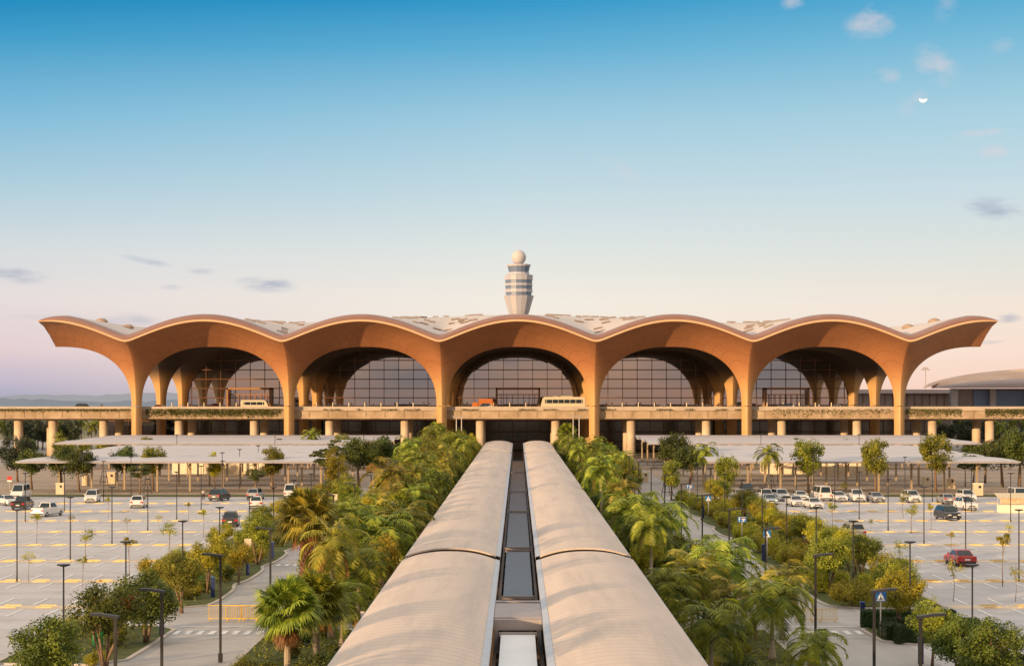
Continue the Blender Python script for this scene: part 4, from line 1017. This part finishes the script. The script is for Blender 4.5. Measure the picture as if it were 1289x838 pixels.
def mk_dir():
    e=empty('direction_sign',label='x',cat='road sign'); MB().tube([(0,0,0),(0,0,2.3)],.045,8).build('post',M['wpole'],e,True)
    b=MB(); b.box((0,-.05,2.6),(.92,.04,.56)); b.build('panel',M['blue'],e); y=-.074
    b=MB()
    def q(x0,z0,x1,z1): b.quad((x0,y,z0),(x1,y,z0),(x1,y,z1),(x0,y,z1))
    q(-.31,2.37,-.25,2.8); q(-.38,2.64,-.18,2.70); q(.08,2.38,.18,2.62); q(-.02,2.58,.3,2.68); q(.3,2.52,.34,2.68); q(-.42,2.84,.42,2.868); q(-.03,2.40,.06,2.44); q(.2,2.40,.3,2.44); b.build('white_symbol',M['signw'],e)
    b=MB(); q(-.02,2.70,.3,2.76); b.build('red_bar',M['red'],e); return e
WP=Proto(mk_warn); DP=Proto(mk_dir)
for P_,px,py,lab in ((WP,1108.5,803,'blue pedestrian crossing sign above the clipped hedges, nearest'),(DP,1045,748,'blue direction sign nearest the camera in the right hedge'),(WP,965.5,708,'blue pedestrian crossing sign in the middle of right road'),(DP,934,686,'blue direction sign second from camera at right road'),(WP,891.6,654,'blue pedestrian crossing sign farthest along right road'),(DP,868,636,'farthest blue direction sign at the right road bend')):
    x,y=G(px,py); P_.place((x,y,.1),0,1,lab,'blue road signs on the right')
def mk_back():
    e=empty('road_sign_back',label='x',cat='road sign'); MB().tube([(0,0,0),(0,0,2.3)],.05,8).build('post',M['wpole'],e,True); b=MB(); b.box((0,.05,2.6),(.6,.04,.8)); b.build('panel',M['cream'],e); return e
BP=Proto(mk_back)
for px,py,lab in ((312,722,'pale sign seen from behind on the left island'),(422,652,'pale sign seen from behind at the left road bend')):
    x,y=G(px,py); BP.place((x,y,.1),0,1,lab,'signs turned away on the left')
rs=empty('red_topped_sign',(*G(12,618),0),label='small red and white sign at the far left edge',cat='sign'); MB().tube([(0,0,0),(0,0,1.6)],.05,8).build('post',M['wpole'],rs,True); b=MB(); b.box((0,0,2.15),(.75,.08,.6)); b.build('panel',M['red'],rs); b=MB(); b.box((0,0,1.7),(.75,.08,.26)); b.build('lower_panel',M['signw'],rs)
def mk_totem():
    e=empty('navy_totem',label='x',cat='totem'); b=MB(); b.box((0,0,.78),(.30,.2,1.5),taper=.97); b.build('body',M['navy'],e); b=MB(); b.box((0,0,1.56),(.32,.22,.05)); b.build('cap',M['blue'],e); return e
TP=Proto(mk_totem)
for i,(px,py) in enumerate([(203.7,800),(268,753),(312,725),(343,704)]): x,y=G(px,py); TP.place((x,y,.1),0,1,f'navy blue totem at the kerb, {ordn(i)} from camera on left','navy totems on the kerbs')
for i,(px,py) in enumerate([(1159,838),(1085.7,788),(1036,739),(961,707),(885,653)]): x,y=G(px,py); TP.place((x,y,.1),0,1,f'navy blue totem at the kerb, {ordn(i)} from camera on right','navy totems on the kerbs')
def mk_bin():
    e=empty('green_bin',label='x',cat='bin'); b=MB(); b.box((0,0,.55),(.5,.55,.95),taper=1.15); b.build('body',M['bin'],e); b=MB(); b.box((0,0,1.06),(.62,.68,.1)); b.build('lid',M['bin'],e); b=MB(); 
    for s in (-1,1): b.tube([(s*.22,.28,.1),(s*.28,.28,.1)],.1,10)
    b.build('wheel',M['rubber'],e); return e
BN=Proto(mk_bin)
for px,py,lab in ((123,816,'green wheeled bin behind the forked trunk tree'),(197,771,'green wheeled bin on the second left island'),(251,737,'green wheeled bin behind the yellow-green tree'),(325,690,'green wheeled bin farthest along the left islands'),(33,623,'green wheeled bin near the far left white van')):
    x,y=G(px,py); BN.place((x,y,.1),rng.uniform(0,1),1,lab,'green bins')
def mk_bar():
    e=empty('crowd_barrier',label='x',cat='barrier'); b=MB(); 
    b.tube([(-1.15,0,.15),(-1.15,0,1.1),(1.15,0,1.1),(1.15,0,.15)],.03,6); b.tube([(-1.15,0,.2),(1.15,0,.2)],.025,6); b.build('frame',M['barrier'],e)
    b=MB()
    for i in range(-9,10): b.tube([(i*.12,0,.2),(i*.12,0,1.1)],.012,4)
    b.build('bar',M['barrier'],e); b=MB()
    for s in (-1,1): b.box((s*1.0,0,.08),(.06,.6,.06)); b.box((s*1.0,0,.14),(.06,.06,.15))
    b.build('foot',M['barrier'],e); return e
BR=Proto(mk_bar)
for i,px in enumerate((283.5,325)): x,y=G(px,782); BR.place((x,y,.03),R(2),1,['outer yellow crowd barrier on the left crossing','inner yellow crowd barrier on the left crossing'][i],'yellow barriers across the driveways')
BR.place((*G(305,782.5),.03),R(-2),1,'middle yellow crowd barrier on the left crossing','yellow barriers across the driveways')
for i,px in enumerate((1018,1037)): x,y=G(px,783); BR.place((x,y,.03),R(3),.8,['outer yellow crowd barrier on the right crossing','inner yellow crowd barrier by the right hedge'][i],'yellow barriers across the driveways')
def mk_prop():
    e=empty('tree_support',label='x',cat='tree support'); b=MB()
    for a,c in ((-1,-1),(1,-1),(1,1),(-1,1)): b.tube([(a*.7,c*.7,0),(a*.3,c*.3,2.6)],.05,6)
    b.build('leg',M['pole'],e); b=MB()
    for z,w_ in ((.5,.62),(1.5,.47),(2.4,.33)):
        P=[(-w_,-w_,z),(w_,-w_,z),(w_,w_,z),(-w_,w_,z),(-w_,-w_,z)]; b.tube(P,.035,5)
    b.build('crossbar',M['pole'],e); return e
PP=Proto(mk_prop)
for px,py,lab in ((840,624,'black timber tree support at the right road bend'),(897,812,'black timber tree support under the golden palm, lower right'),(969,617,'black timber tree support around the lone palm'),(131,611,'black timber tree support left of the shades'),(186,622,'black timber tree support under the layered verge tree')):
    x,y=G(px,py); PP.place((x,y,.1),.3,1,lab,'tree supports')
def mk_cab():
    e=empty('utility_cabinet',label='x',cat='cabinet'); b=MB(); b.box((0,0,1.0),(1.5,1.0,2.0)); b.build('body',M['cream'],e); b=MB(); b.box((0,0,2.05),(1.65,1.15,.12)); b.build('roof',M['hoard'],e)
    b=MB(); b.tube([(.2,-.5,1.5),(.2,-.53,1.5)],.24,14); b.build('vent',M['black'],e); return e
CP=Proto(mk_cab)
for px,py,sc_,lab in ((76,622,.85,'cream cabinet between the dark trees on the left'),(108,611,.8,'cream cabinet with black vent left of the shade posts'),(140,609,1.0,'tall cream cabinet with black vent under the left shade'),(1231,624,.95,'cream cabinet nearest the stall at far right'),(1197,615,.85,'cream cabinet between the trees at right'),(1166,612,.8,'cream cabinet behind the tall trees at right'),(476,611,.9,'small white cabinet on the road left of walkway'),(811.5,607,.9,'small white cabinet on the road right of walkway')):
    x,y=G(px,py); CP.place((x,y,.03),0,sc_,lab,'cream cabinets')
st_=empty('market_stall',(*G(1273,645),0),label='white stall with orange striped awning at the right frame edge',cat='stall')
b=MB(); b.box((0,0,.55),(3.4,1.8,1.1)); b.build('counter',M['hoard'],st_); b=MB(); b.box((0,-.8,1.65),(3.4,.08,.85)); b.build('orange_band',mat('stall_orange',(.75,.38,.2),rough=.7,col2=(.8,.6,.4),scale=3),st_)
b=MB(); b.add([(-2.0,-1.3,2.05),(2.0,-1.3,2.05),(2.0,1.2,2.6),(-2.0,1.2,2.6),(-2.0,-1.3,2.0),(2.0,-1.3,2.0),(2.0,1.2,2.5),(-2.0,1.2,2.5)],[(0,1,2,3),(7,6,5,4),(0,4,5,1),(2,6,7,3),(1,5,6,2),(3,7,4,0)]); b.build('awning',M['cream'],st_)
for a,c in ((-1.6,-.85),(1.6,-.85),(1.6,.85),(-1.6,.85)): q=MB(); q.box((a,c,1.2),(.07,.07,2.4)); q.build('leg',M['wpole'],st_)

# ------------------------------------------------------------------ vehicles
def paint(name,c,met=.1): return mat('paint_'+name,c,rough=.3,metal=met,var=.03,coat=.6)
PC={'white':paint('white',(.78,.76,.72)),'silver':paint('silver',(.45,.44,.42),.5),'black':paint('black',(.02,.02,.022)),'red':paint('red',(.42,.02,.015)),'gold':paint('pale_gold',(.55,.47,.36),.3),'teal':paint('pale_blue',(.35,.45,.48),.3),'cream':paint('cream',(.80,.70,.50)),'orange':paint('orange',(.65,.20,.04)),'dark':paint('charcoal',(.05,.045,.04))}
def wheel(e,x,y,r=.34,w_=.22):
    t=MB(); t.lathe([(r*.55,-w_/2),(r*.93,-w_/2),(r,-w_/3),(r,w_/3),(r*.93,w_/2),(r*.55,w_/2)],n=18); t.v=[(c,b,a) for a,b,c in t.v]; wo=t.build('wheel',M['rubber'],e,loc=(x,y,r))
    q=MB(); q.lathe([(r*.6,-w_/2-.012),(r*.6,w_/2+.012)],n=14); q.v=[(c,b,a) for a,b,c in q.v]; q.build('rim',M['rim'],wo); return wo
def prism(mb,prof,hw,ch_=.08,mi=0):    # prof (y,z) loop extruded in x with chamfered sides
    n=len(prof); cy=sum(p[0] for p in prof)/n; cz_=sum(p[1] for p in prof)/n; rings=[]
    for x,sh in ((-hw,ch_),(-hw+ch_,0),(hw-ch_,0),(hw,ch_)):
        rings.append([(x,p[0]-math.copysign(min(sh,abs(p[0]-cy)),p[0]-cy),p[1]-math.copysign(min(sh*.6,abs(p[1]-cz_)),p[1]-cz_)) for p in prof])
    vs=[p for r_ in rings for p in r_]; fs=[]
    for i in range(3):
        for k_ in range(n): k2=(k_+1)%n; fs.append((i*n+k_,i*n+k2,(i+1)*n+k2,(i+1)*n+k_))
    fs.append(tuple(range(n))[::-1]); fs.append(tuple(3*n+k_ for k_ in range(n))); mb.add(vs,fs,mi)
def mk_car(kind,col):
    S={'sedan':dict(L=4.6,W=1.8,H=1.46,hood=.86,belt=.95,c=(-.9,-.15,.85,1.6),tail=.98),
       'suv':dict(L=4.7,W=1.88,H=1.76,hood=1.03,belt=1.1,c=(-1.15,-.55,1.75,2.2),tail=1.1),
       'mpv':dict(L=4.7,W=1.85,H=1.85,hood=1.0,belt=1.08,c=(-1.55,-.8,2.0,2.28),tail=1.08),
       'pickup':dict(L=5.3,W=1.9,H=1.80,hood=1.08,belt=1.14,c=(-1.1,-.55,.55,.75),tail=1.14),
       'van':dict(L=5.2,W=1.95,H=2.25,hood=1.1,belt=1.2,c=(-2.0,-1.25,2.45,2.55),tail=1.2)}[kind]
    L_,W_,H_=S['L'],S['W'],S['H']; hw=W_/2; f,r_=-L_/2,L_/2
    e=empty({'sedan':'parked_sedan','suv':'parked_suv','mpv':'parked_minivan','pickup':'parked_pickup','van':'parked_van'}[kind],label='car',cat={'sedan':'car','suv':'car','mpv':'minivan','pickup':'pickup truck','van':'van'}[kind])
    c0,c1,c2,c3=S['c']; b=MB()
    prism(b,[(f+.06,.24),(f,.45),(f+.02,.66),(f+.22,S['hood']-.08),(f+.6,S['hood']),(c0,S['belt']),(c3,S['belt']),(r_-.12,S['tail']-.03),(r_-.01,S['tail']-.14),(r_,.5),(r_-.08,.26)],hw,.10)
    bt,tt=hw-.07,hw-.26
    gh=[(-bt,c0,S['belt']-.02),(bt,c0,S['belt']-.02),(bt,c3,S['belt']-.02),(-bt,c3,S['belt']-.02),(-tt,c1,H_-.05),(tt,c1,H_-.05),(tt,c2,H_-.05),(-tt,c2,H_-.05),(-tt+.12,c1+.15,H_),(tt-.12,c1+.15,H_),(tt-.12,c2-.12,H_),(-tt+.12,c2-.12,H_)]
    b.add(gh,[(0,1,5,4),(1,2,6,5),(2,3,7,6),(3,0,4,7),(4,5,9,8),(5,6,10,9),(6,7,11,10),(7,4,8,11),(8,9,10,11)])
    if kind=='pickup':   # open bed
        b.box((0,(c3+r_)/2,S['tail']+.02),(W_-.2,r_-c3-.1,.05))
    body=b.build('body',PC[col],e)
    if kind=='pickup':
        q=MB(); q.box((0,(c3+r_)/2+.02,S['tail']+.056),(W_-.42,r_-c3-.42,.02)); q.build('load_bed',M['trim'],e)
    V_=[Vector(p) for p in gh]
    def pane(name,i0,i1,i2,i3,mx=.07,mz=.1,off=.012):
        A_,B_,C_,D_=[V_[i] for i in (i0,i1,i2,i3)]; nrm=(B_-A_).cross(D_-A_).normalized(); 
        def P(u,v): return (A_.lerp(B_,u)).lerp(D_.lerp(C_,u),v)
        q=MB(); q.quad(*[tuple(P(u,v)+nrm*off) for u,v in ((mx,mz),(1-mx,mz),(1-mx,1-mz*.5),(mx,1-mz*.5))]); q.build(name,M['carglass'],e)
        return P,nrm
    pane('windshield',0,1,5,4,.05,.06); pane('rear_window',2,3,7,6,.07,.12)
    for ids in ((1,2,6,5),(3,0,4,7)):
        A_,B_,C_,D_=[V_[i] for i in ids]; nrm=(B_-A_).cross(D_-A_).normalized(); q=MB()
        segs=((.05,.48),(.52,.94)) if kind!='mpv' else ((.05,.36),(.4,.66),(.7,.94))
        for u0,u1 in segs: q.quad(*[tuple((A_.lerp(B_,u)).lerp(D_.lerp(C_,u),v)+nrm*.012) for u,v in ((u0,.12),(u1,.12),(u1,.92),(u0,.92))])
        q.build('side_window',M['carglass'],e)
    for s in (-1,1):
        q=MB(); q.box((s*(hw-.30),f+.09,.70),(.38,.2,.15)); q.build('headlight',M['lamp'],e)
        q=MB(); q.box((s*(hw-.22),r_-.05,.84),(.34,.13,.2)); q.build('taillight',M['tail'],e)
        q=MB(); q.box((s*(hw+.08),c0+.45,S['belt']+.08),(.2,.14,.14)); q.build('mirror',PC[col],e)
        for y in (f+.88,r_-.95): wheel(e,s*(hw-.10),y)
    q=MB(); q.box((0,f+.03,.58),(.9,.1,.16)); q.box((0,f+.045,.36),(1.3,.1,.12)); q.build('grille',M['trim'],e)
    q=MB(); q.box((0,r_+.0,.40),(W_-.25,.08,.16)); q.build('rear_bumper',M['trim'],e)
    q=MB(); q.box((0,r_+.015,.66),(.5,.03,.14)); q.build('number_plate',M['plate'],e)
    q=MB(); q.box((0,f-.005,.47),(.48,.03,.12)); q.build('number_plate',M['plate'],e)
    q=MB()
    for s in (-1,1): q.box((s*(hw-.03),0,.28),(.1,L_-2.5,.1))
    q.build('sill',M['trim'],e)
    if kind=='suv':
        q=MB()
        for s in (-1,1): q.tube([(s*(tt-.04),c1+.3,H_+.04),(s*(tt-.04),c2-.2,H_+.04)],.025,6)
        q.build('roof_rail',M['trim'],e)
    return e
CARS={}
def car(kind,col,px,py,rot,lab,y=None,x=None,z=.05,sc_=1):
    key=(kind,col)
    if key not in CARS: CARS[key]=Proto(lambda: mk_car(kind,col))
    if y is None: x,y=G(px,py); y+=2.3*abs(math.cos(R(rot)))+.9*abs(math.sin(R(rot)))
    CARS[key].place((x,y,z),R(rot),sc_,lab,'vehicles in the car park' if z<1 else 'vehicles on the elevated road')
for a in [
 ('sedan','white',4,637,35,'white sedan cut off by the left frame edge'),
 ('van','white',21,629,0,'tall white van at the far left behind a dark pickup'),
 ('pickup','black',23,642,180,'dark pickup in front of the white van'),
 ('pickup','white',54,651,163,'white pickup with open bed in the left lot'),
 ('mpv','white',112,633,5,'white minivan with dark windshield facing the camera'),
 ('suv','white',171,640,182,'white hatchback seen from behind in middle left lot'),
 ('suv','black',273,631,168,'black car parked beside the walking person'),
 ('suv','silver',319,630,175,'silver car behind the one with red lights'),
 ('suv','white',320,641,185,'white car with red tail lights in left lot'),
 ('suv','dark',287,664,185,'dark car half hidden by yellow-green tree, left lot'),
 ('van','white',365,628,180,'white van behind the shaggy fan palm crown'),
 ('sedan','white',933,629,5,'white sedan at the left end of the right row'),
 ('suv','black',942,623,0,'black car behind the leftmost white sedan'),
 ('suv','white',966,631,4,'large white car with blue windshield in right row'),
 ('sedan','teal',972,636,0,'pale blue sedan half hidden by the hedge'),
 ('suv','white',985,631,8,'white car left of the second sedan pair'),
 ('sedan','white',1004,638,6,'white sedan closest to the hedge in right row'),
 ('sedan','white',1010,631,4,'white sedan behind the one near the hedge'),
 ('sedan','white',1027,641,8,'white sedan with dark grille turned slightly right'),
 ('van','white',1037,631,186,'white cargo van in the right row'),
 ('sedan','white',1059,632,4,'white sedan right of the cargo van'),
 ('pickup','white',1081,632,2,'white pickup facing the camera in right row'),
 ('sedan','silver',1106,633,5,'silver sedan right of the white pickup'),
 ('suv','white',1151,633,5,'white car beside the round sapling in right lot'),
 ('sedan','silver',1195,635,183,'silver sedan behind the black pickup'),
 ('suv','white',1221,632,4,'rear one of two white cars near the stall'),
 ('suv','white',1221,643,8,'front one of two white cars near the stall'),
 ('suv','black',1198,655.5,10,'black car facing the camera in the right lot'),
 ('suv','gold',1077,680,188,'pale gold car with dark windows near the hedge'),
 ('sedan','red',1216,714,184,'red sedan with dark roof glass in right lot'),
 ('van','white',1286,634,0,'white van behind the stall at the right edge')]: car(*a)
for kind,col,px,Y,rot,lab in [('suv','black',106,492,90,'dark car on the elevated road at left'),('sedan','red',201,500,90,'small red car on the elevated road behind left column'),('suv','white',609,492,-90,'white car with black roof before the middle portal'),('sedan','white',834,494,-90,'white sedan on the deck before the right middle arch'),('suv','white',989,494,-90,'white car on the deck at the right portal'),('sedan','silver',1013,494,90,'silver sedan on the deck right of portal'),('sedan','white',1055,498,90,'white sedan on the deck near the right column')]:
    car(kind,col,0,0,rot,lab,y=Y,x=XW(px,Y),z=12.16)
def mk_bus(name,L_,W_,H_,col,cat,lab,loc,rz):
    e=empty(name,loc,rz,lab,cat,'vehicles on the elevated road'); f,r_=-L_/2,L_/2; hw=W_/2
    b=MB(); prism(b,[(f+.1,.35),(f,.8),(f+.05,1.4),(f+.45,H_-.5),(f+.8,H_-.08),(f+1.3,H_),(r_-.3,H_),(r_-.05,H_-.3),(r_,.9),(r_-.08,.38)],hw,.12); b.build('body',PC[col],e)
    n=int(L_/1.5)
    for s in (-1,1):
        q=MB(); q.box((s*(hw+.012),.15,H_*.66),(.02,L_-1.9,H_*.27)); wo=q.build('window_band',M['carglass'],e)
        q=MB()
        for i in range(n): q.box((s*(hw+.026),f+1.5+i*(L_-2.6)/max(1,n-1),H_*.66),(.015,.11,H_*.27))
        q.build('window_pillar',PC[col],e)
        for y in (f+L_*.2,r_-L_*.24): wheel(e,s*(hw-.12),y,.48 if L_>9 else .38,.3)
    q=MB(); q.add([(-hw+.15,f+.0,1.35),(hw-.15,f+.0,1.35),(hw-.2,f+.40,H_-.55),(-hw+.2,f+.40,H_-.55)],[(0,1,2,3)]); q.build('windshield',M['carglass'],e)
    for s in (-1,1):
        q=MB(); q.box((s*(hw-.35),f+.02,.75),(.4,.1,.2)); q.build('headlight',M['lamp'],e)
        q=MB(); q.tube([(s*(hw-.1),f+.3,H_-.4),(s*(hw+.15),f-.15,H_-.55),(s*(hw+.15),f-.15,H_-.95)],.04,5); q.build('mirror',M['trim'],e)
    if L_>9:
        q=MB(); q.box((0,.8,H_+.08),(1.6,3,.18)); q.box((0,-2,H_+.06),(1.5,1.2,.14)); q.build('roof_unit',PC['cream'],e)
    return e
mk_bus('coach',11.6,2.5,3.5,'cream','coach','long cream coach on the elevated road right of centre',(XW(709,492),492,12.16),R(-90))
mk_bus('minibus',7.2,2.1,2.7,'cream','minibus','cream minibus on the elevated road before the left portal',(XW(321,492),492,12.16),R(90))
tk=empty('orange_truck',(XW(608,497),497,12.16),R(-90),'orange box truck behind the white car near middle portal','truck','vehicles on the elevated road')
b=MB(); b.box((0,.8,1.95),(2.1,3.8,2.0)); b.build('cargo_box',PC['orange'],tk); b=MB(); prism(b,[(-2.9,.4),(-2.9,1.2),(-2.6,2.1),(-1.2,2.1),(-1.2,.4)],1.0,.08); b.build('cab',PC['orange'],tk); b=MB(); b.add([(-.85,-2.90,1.25),(.85,-2.90,1.25),(.8,-2.65,2.0),(-.8,-2.65,2.0)],[(0,1,2,3)]); b.build('windshield',M['carglass'],tk)
b=MB(); b.box((0,0,.75),(1.6,5.2,.3)); b.build('chassis',M['trim'],tk)
for s in (-1,1):
    for y in (-2.0,1.6): wheel(tk,s*.85,y,.4)
# ------------------------------------------------------------------ people
def skin(name,vs,es,rs,m,par,root_i=0):
    me=bpy.data.meshes.new(name); me.from_pydata(vs,es,[]); me.materials.append(m); o=bpy.data.objects.new(name,me); C.objects.link(o)
    sk=o.modifiers.new('Skin','SKIN'); sk.use_smooth_shade=True
    if not me.skin_vertices: 
        bm_=None
    lay=me.skin_vertices[0].data if me.skin_vertices else None
    if lay is None:
        import bmesh
        bm=bmesh.new(); bm.from_mesh(me); bm.verts.layers.skin.verify(); bm.to_mesh(me); bm.free(); lay=me.skin_vertices[0].data
    for i,r_ in enumerate(rs): lay[i].radius=r_ if hasattr(r_,'__len__') else (r_,r_)
    lay[root_i].use_root=True
    ss=o.modifiers.new('Sub','SUBSURF'); ss.levels=1; ss.render_levels=1
    if par: o.parent=par
    return o
SK=mat('skin_tone',(.36,.2,.12),rough=.6); HAIR=mat('dark_hair',(.02,.015,.012),rough=.7)
def person(x,y,z,rz,lab,top,legs,walk=.2,grp='people on foot'):
    e=empty('person',(x,y,z),rz,lab,'person',grp); w_=walk
    V=[(0,0,.95),(0,0,1.15),(0,-.01,1.38),(0,-.01,1.48),(0,-.02,1.56),(0,-.02,1.66),
       (.17,0,1.40),(.23,.05*w_*5,1.14),(.24,-.03-.3*w_,.90),(.24,-.05-.35*w_,.80),(-.17,0,1.40),(-.23,.0,1.14),(-.24,.08*w_*3-.05,.90),(-.24,.1*w_*3-.05,.80),
       (.09,0,.88),(.10,-.25*w_,.48),(.10,-.3*w_+.04*w_,.08),(.11,-.13-.3*w_,.04),(-.09,0,.88),(-.10,.1*w_,.48),(-.10,.55*w_,.09),(-.11,.55*w_-.12,.04)]
    E=[(0,1),(1,2),(2,3),(3,4),(4,5),(2,6),(6,7),(7,8),(8,9),(2,10),(10,11),(11,12),(12,13),(0,14),(14,15),(15,16),(16,17),(0,18),(18,19),(19,20),(20,21)]
    Rr=[(.14,.10),(.13,.095),(.15,.10),.055,.08,.085,.055,.04,.03,.035,.055,.04,.03,.035,.085,.055,.04,.04,.085,.055,.04,.04]
    skin('body',V,E,Rr,SK,e)
    sh=[0,1,2,6,7,10,11]; mp={k_:i for i,k_ in enumerate(sh)}
    skin('shirt',[V[k_] for k_ in sh],[(mp[a],mp[b]) for a,b in E if a in mp and b in mp],[(r_[0]+.02,r_[1]+.02) if hasattr(r_,'__len__') else r_+.015 for r_ in (Rr[k_] for k_ in sh)],top,e)
    tr=[0,14,15,16,18,19,20]; mp={k_:i for i,k_ in enumerate(tr)}
    skin('trousers',[V[k_] for k_ in tr],[(mp[a],mp[b]) for a,b in E if a in mp and b in mp],[(r_[0]+.015,r_[1]+.015) if hasattr(r_,'__len__') else r_+.022 for r_ in (Rr[k_] for k_ in tr)],legs,e)
    h=MB(); h.lathe([(.09*math.cos(a),.10*math.sin(a)) for a in [R(-20+i*18) for i in range(6)]]+[(.01,.101)],c=(0,.005,1.66),n=12); h.build('hair',HAIR,e,True)
    h=MB(); h.tube([(0,-.10,1.64),(0,-.125,1.615)],[.012,.018],6); h.build('nose',SK,e,True)
    return e
wt=mat('white_shirt',(.7,.66,.6)); dk=mat('dark_cloth',(.03,.03,.04)); bl=mat('blue_cloth',(.08,.12,.25))
x,y=G(256,630); person(x,y,.05,R(20),'person in white shirt and dark trousers walking beside the black car',wt,dk,.35)
person(XW(1177,126),126,.05,R(200),'man in dark clothes standing behind the small tree at right',dk,dk,.05)
person(XW(984,383),383,.05,R(30),'person in dark clothes before the right cream hoarding',dk,dk,.3)
for i,(px,lab) in enumerate(((663,'person in dark clothes right of the middle portal'),(668,'person in blue top beside the coach front'),(352,'person standing between minibus and second column'),(128,'person on the deck right of the dark car'),(470,'person before the second arch glass'),(1031,'person on the deck beside the silver sedan'),(903,'person before the fourth arch glass'))):
    person(XW(px,500),500,12.16,R(60*i),lab,[dk,bl,wt][i%3],dk,.2,'people on the elevated road')
# bollards on the deck
def mk_boll():
    b=MB(); b.lathe([(.13,0),(.13,1.15),(.09,1.22)],n=10); return tag(b.build('bollard',M['hoard']),'b','bollard')
BO=Proto(mk_boll)
for i in range(44):
    x=-94+i*4.37; BO.place((x,518,12.16),0,(1.2,1.2,1.6),f'pale bollard on the terminal forecourt, {ordn(i)} from the left','bollards before the glass front')
